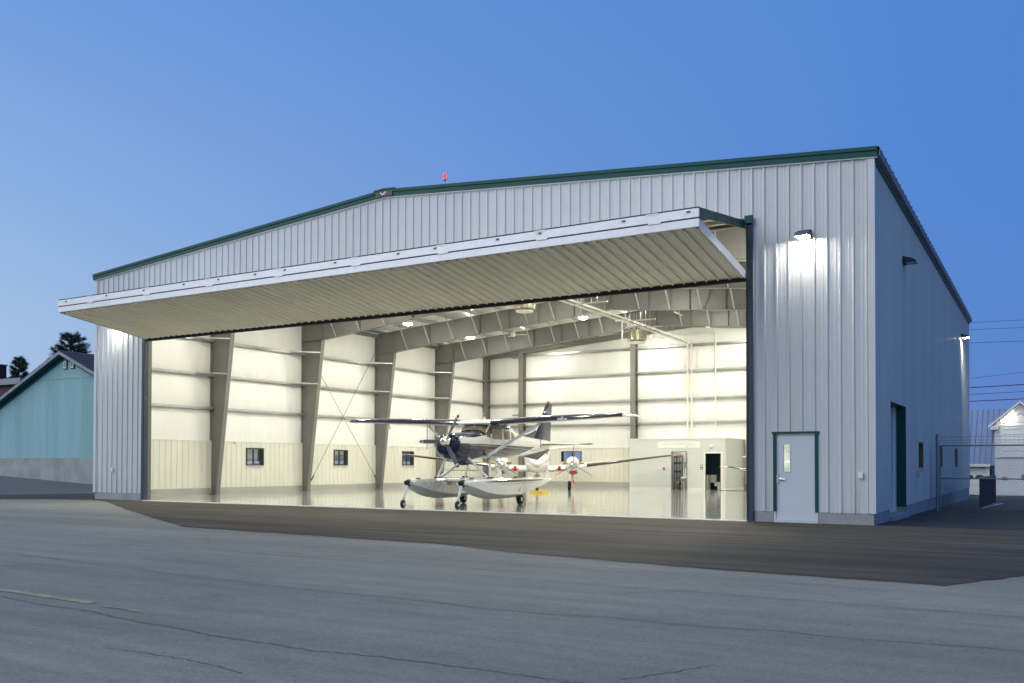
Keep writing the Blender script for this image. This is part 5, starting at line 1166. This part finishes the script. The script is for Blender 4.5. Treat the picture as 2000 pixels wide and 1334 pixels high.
def pine(label, loc, h, w0, seed, bot=.25):
    rr = random.Random(seed); t = thing('pine_tree', label, 'tree', loc, rr.uniform(0, 6), 'pine trees beyond the teal building')
    tp = [(0, 0, 0), (.1, .05, h*.3), (.0, .1, h*.6), (.08, .0, h*.85), (.05, .02, h*.97)]
    mb = MB(); mb.tube(tp, [h*.022, h*.018, h*.012, h*.006, h*.002], 8)
    tips = []
    n = 80
    for k in range(n):
        f = bot+(1-bot)*(k/n)**.85; z = h*f; a = k*2.399+rr.uniform(-.4, .4)
        L = w0*(1-f)**.55*rr.uniform(.55, 1.12)*(1.0 if f > .4 else .9)+.12*w0; d = Vector((math.cos(a), math.sin(a), 0)); up = rr.uniform(.15, .55)
        p0 = Vector((.05, .03, z)); p1 = p0+d*L*.5+Vector((0, 0, L*up*.35)); p2 = p0+d*L+Vector((0, 0, L*up))
        mb.tube([p0, p1, p2], [h*.004, h*.003, h*.001], 5); m_ = max(4, int(L*6.5))
        for q in range(m_):
            u = .42+.58*(q+rr.random())/m_; c = (p0.lerp(p1, u*2) if u < .5 else p1.lerp(p2, u*2-1))+Vector((rr.gauss(0, .10), rr.gauss(0, .10), rr.gauss(.05, .07)))*min(1.2, .5+L*.25)
            tips.append((c, (d+Vector((rr.gauss(0, .35), rr.gauss(0, .35), .85))).normalized()))
    mb.build('trunk', 'bark', t)
    mb = MB()
    for c, d in tips:
        for _ in range(34):
            dd = (d+Vector((rr.gauss(0, .55), rr.gauss(0, .55), rr.gauss(0, .5)))).normalized(); L = rr.uniform(.18, .46); s_ = dd.cross(Vector((rr.gauss(0, 1), rr.gauss(0, 1), rr.gauss(0, 1)))).normalized()*rr.uniform(.010, .022)
            o = c+Vector((rr.gauss(0, .09), rr.gauss(0, .09), rr.gauss(0, .06))); mb.faces([o-s_, o+s_, o+dd*L], [(0, 1, 2)])
    mb.build('crown', 'needles', t, fix=False); return t
pine('broad pine tree rising behind the ridge of the teal building', (-81.2, 33.6, .3), 13.9, 4.0, 11, .50)
pine('small pine tree rising behind the maroon building at the far left', (-111.6, 46.6, .6), 14.3, 2.5, 23, .6)
pine('pine tree half hidden by the left corner of the hangar', (-76.2, 34.3, .6), 12.6, 2.6, 31, .5)

# ------------------------------------------------------------------ right: fence, white building, wires
fc = thingw('chain_link_fence', 'chain link fence with barbed wire across the lot right of the hangar', 'fence', (4, 11.1, -.1))
fx0, fx1, fy = .27, 9.4, 11.1
def fpost(x, z1, r=.035): MB().tube([(x, fy, gz(x, fy)-.1), (x, fy, z1)], r, 10).lathe([(r, 0), (r*1.2, .01), (r*.7, .05), (.005, .06)], (x, fy, z1), n=10).build('post', 'galv_fence', fc, smooth=40)
fpost(fx0, 2.40, .045)
for x in (3.6, 6.6, 9.4): fpost(x, 2.42)
for z, r in ((2.06, .026), (.955, .024)): MB().tube([(fx0+.08, fy, z), (fx1, fy, z)], r, 8).build('rail', 'galv_fence', fc, smooth=40)
MB().tube([(fx0+.085, fy, .02), (fx0+.085, fy, 2.06)], .024, 8).build('gate_stile', 'galv_fence', fc, smooth=40)
for z in (2.15, 2.24, 2.35):
    mb = MB(); mb.tube([(fx0, fy, z), (3.6, fy, z-.01), (6.6, fy, z), (9.4, fy, z)], .003, 5); x = fx0+.1
    while x < fx1: mb.bar((x-.015, fy-.015, z-.03), (x+.015, fy+.015, z+.03), .003, .003); mb.bar((x+.015, fy-.015, z-.02), (x-.015, fy+.015, z+.025), .003, .003); x += .13
    mb.build('barbed_wire', 'wire', fc)
mb = MB(); zb_, zt_ = -.06, 2.06; H = zt_-zb_; dx = .075
k = -int(H/dx)-1
while fx0+.1+k*dx < fx1:
    for sg in (-1, 1):
        xa = fx0+.1+k*dx; pa, pb = [xa, zb_], [xa+H*.62, zt_]
        if sg < 0: pa, pb = [xa+H*.62, zb_], [xa, zt_]
        lo, hi = fx0+.09, fx1
        def clipx(p, q):
            if p[0] < lo: t = (lo-p[0])/(q[0]-p[0]); p = [lo, p[1]+(q[1]-p[1])*t]
            if p[0] > hi: t = (hi-p[0])/(q[0]-p[0]); p = [hi, p[1]+(q[1]-p[1])*t]
            return p
        if max(pa[0], pb[0]) > lo+.01 and min(pa[0], pb[0]) < hi-.01:
            A, B = clipx(pa, pb), clipx(pb, pa); mb.bar((A[0], fy+.03+.003*sg, A[1]), (B[0], fy+.03+.003*sg, B[1]), .0065, .0065, up=(0, 1, 0))
    k += 1
mb.build('link_mesh', 'galv_fence', fc, kind='stuff')
gp = thingw('slatted_gate', 'dark maroon slatted gate leaf standing open beyond the chain link fence', 'gate', (1.4, 15, -.2))
ga, gb = Vector((1.36, 14.3, 0)), Vector((1.60, 20.5, 0))
for k in range(16):
    p, q = ga.lerp(gb, k/16), ga.lerp(gb, (k+.93)/16); MB().bar((p.x, p.y, .39), (q.x, q.y, .39), .02, 1.10).build('slat', 'maroon_slat', gp)
MB().bar((ga.x, ga.y, .95), (gb.x, gb.y, .95), .05, .05).bar((ga.x, ga.y, -.18), (gb.x, gb.y, -.18), .05, .04).build('gate_frame', 'galv_fence', gp)
mb = MB(); strip(mb, [(1.46, 14.6), (1.72, 20.6), (1.80, 21.8)], .12, .12, .014); mb.build('ground_line', 'sign_white', None, kind='structure')

rb = thingw('white_building', 'white clapboard building with pale blue metal roof and a gable bay, beyond the fence', 'building', (1.2, 60, -1.1))
BY = 55.6
MB().box((-14, BY, -1.6), (-.45, BY+9, 1.45)).build('wall', 'clapboard', rb)
MB().prism([(-14.3, BY-.45, 1.50), (-14.3, BY+4.4, 5.90), (-14.3, BY+9.4, 1.5), (-14.3, BY+9.4, 1.35), (-14.3, BY+4.4, 5.75), (-14.3, BY-.45, 1.35)], (20, 0, 0)).build('roof', 'blue_roof', rb)
for kk in range(52):
    x = -14.2+kk*.385
    if x < 5.6: MB().bar((x, BY-.46, 1.53), (x, BY+4.38, 5.93), .035, .05).build('roof_seam', 'blue_roof', rb)
MB().box((-14.3, BY-.50, 1.28), (-.35, BY-.455, 1.48)).build('fascia', 'white_trim', rb)
MB().box((-3.9, BY-.10, .98), (-.55, BY-.005, 1.14)).build('door_header', 'white_trim', rb)
gd = MB().box((-3.7, BY-.06, -1.25), (-.75, BY-.006, .98)).build('garage_door', 'white_trim', rb)
for k in range(4):
    x0 = -3.55+k*.72; pts = [(x0, .36), (x0+.58, .36), (x0+.58, .50), (x0+.50, .60), (x0+.38, .635), (x0+.20, .635), (x0+.08, .60), (x0, .50)]
    MB().prism([(x, BY-.072, z) for x, z in pts], (0, .01, 0)).build('arched_window', 'black_part', gd)
for k in range(1, 4): MB().box((-3.7, BY-.064, -1.25+k*.555), (-.75, BY-.0605, -1.25+k*.555+.02)).build('panel_joint', 'fascia_gray', gd)
MB().box((-.72, BY-.16, -1.4), (-.42, BY-.002, 1.28)).build('corner_board', 'white_trim', rb)
bx0, bx1, bpz = -.02, 3.34, 6.15; bxm = (bx0+bx1)/2; BF = BY-.9
def bz(x): return bpz-.22-.87*abs(x-bxm)
MB().prism([(bx0, BF+.03, -1.6), (bx1, BF+.03, -1.6), (bx1, BF+.03, bz(bx1)), (bxm, BF+.03, bz(bxm)), (bx0, BF+.03, bz(bx0))], (0, 5.5, 0)).build('bay_wall', 'clapboard', rb)
mb = MB(); z = -1.5
while z < bpz-.5:
    for xa, xb in ((bx0, bx1),):
        za, zb2 = z, z+.19
        if zb2 > bz(bx0): hw = (bpz-.25-zb2)/.87; xa, xb = bxm-hw, bxm+hw
        if xb-xa > .2: mb.prism([(xa, BF+.03, za), (xa, BF-.025, za), (xa, BF+.012, zb2)], (xb-xa, 0, 0))
    z += .19
mb.build('clapboards', 'clapboard', rb, kind='stuff')
for sg in (-1, 1):
    xe = bxm+sg*(bxm-bx0+.42); ze = bpz-.87*(bxm-bx0+.42)
    MB().prism([(bxm, BF-.35, bpz-.16), (xe, BF-.35, ze-.16), (xe, BF-.35, ze+.02), (bxm, BF-.35, bpz+.02)], (0, .05, 0)).build('rake_board', 'white_trim', rb)
    MB().prism([(bxm, BF-.32, bpz-.02), (xe, BF-.32, ze-.02), (xe, BF-.32, ze+.05), (bxm, BF-.32, bpz+.05)], (0, 5, 0)).build('bay_roof', 'blue_roof', rb)
    MB().box((bxm+sg*1.50, BF-.30, 4.05) if sg > 0 else (bxm-1.95, BF-.30, 4.05), (bxm+1.95, BF-.03, 4.36) if sg > 0 else (bxm-1.50, BF-.03, 4.36)).build('eave_return', 'white_trim', rb)
MB().box((bx0-.02, BF-.06, 4.30), (bx1+.02, BF-.02, 4.42)).build('trim_board', 'white_trim', rb)
mb = MB()
for a, b in (((.36, 1.98), (.50, 4.24)), ((2.86, 1.98), (3.0, 4.24)), ((.50, 4.10), (2.86, 4.24))): mb.box((a[0], BF-.07, a[1]), (b[0], BF-.02, b[1]))
mb.build('door_casing', 'white_trim', rb); ud = MB().box((.50, BF-.05, 2.0), (2.86, BF-.02, 4.10)).build('upper_door', 'white_trim', rb)
for k in range(1, 5): MB().box((.50, BF-.056, 2.0+k*.42), (2.86, BF-.0505, 2.0+k*.42+.025)).build('panel_joint', 'fascia_gray', ud)
MB().box((bx0, BF-.05, 1.90), (bx1, BF-.02, 1.96)).build('belt_board', 'fascia_gray', rb)
MB().box((.42, BF-.05, .28), (.78, BF-.025, .52)).build('notice', 'cardboard', None, label='small tan notice on the white building wall beyond the fence', cat='sign'); MB().box((1.72, BF-.05, .30), (2.4, BF-.025, .70)).build('notice', 'green_plastic', None, label='small green sign on the white building wall at the photo edge', cat='sign')
fl = thing('flood_light', 'bright flood light under the gable of the white building', 'flood light', (.90, BF-.10, 4.92))
MB().box((-.10, -.02, -.02), (.10, .09, .14)).build('housing', 'fascia_gray', fl); MB().lathe([(.085, 0), (.095, .05), (.06, .09)], (0, -.02, .06), (0, -1, -.35), 16).build('lens', 'lamp_far', fl, smooth=40)
MB().tube([(bxm-.4, BF-.03, 5.02), (bxm-.25, BF-.03, 5.05), (bxm-.1, BF-.03, 5.22), (bxm, BF-.03, 5.25), (bxm+.1, BF-.03, 5.22), (bxm+.25, BF-.03, 5.05), (bxm+.4, BF-.03, 5.02)], .015, 6).build('gable_ornament', 'wire', rb)
sheet('gravel_strip', [(-6, 50.5), (12, 50.5), (12, 54.6), (-6, 54.6)], 'asphalt_old', 0.03, kind='structure')

# utility wires: fitted straight runs over the lot
WIRES = [((-.773, 43.97, 10.76), (2.12, 45.67, 10.93), .012), ((-.773, 43.97, 10.29), (2.12, 45.67, 10.43), .012), ((-.773, 43.97, 9.42), (2.12, 45.67, 9.54), .014), ((-.773, 43.97, 7.10), (2.12, 45.67, 7.49), .012),
         ((-.773, 43.97, 6.48), (2.12, 45.67, 6.69), .032), ((-.773, 43.97, 6.04), (2.12, 45.67, 6.22), .016), ((-.773, 43.97, 5.58), (2.12, 45.67, 5.75), .028)]
NM = ['topmost thin', 'second thin', 'third thin', 'fourth thin', 'upper thick', 'thin wire between the two thick', 'lowest thick']
for (a, b, r), nm in zip(WIRES, NM):
    a, b = Vector(a), Vector(b); d = b-a
    lab = (nm+' utility wire crossing the sky right of the hangar') if 'between' not in nm else 'thin utility wire between the two thick wires right of the hangar'
    MB().tube([a-d*9, a-d*3, a+d*4, a+d*12, a+d*18], r, 6).build('utility_wire', 'wire', None, label=lab, cat='wire', group='utility wires right of the hangar')
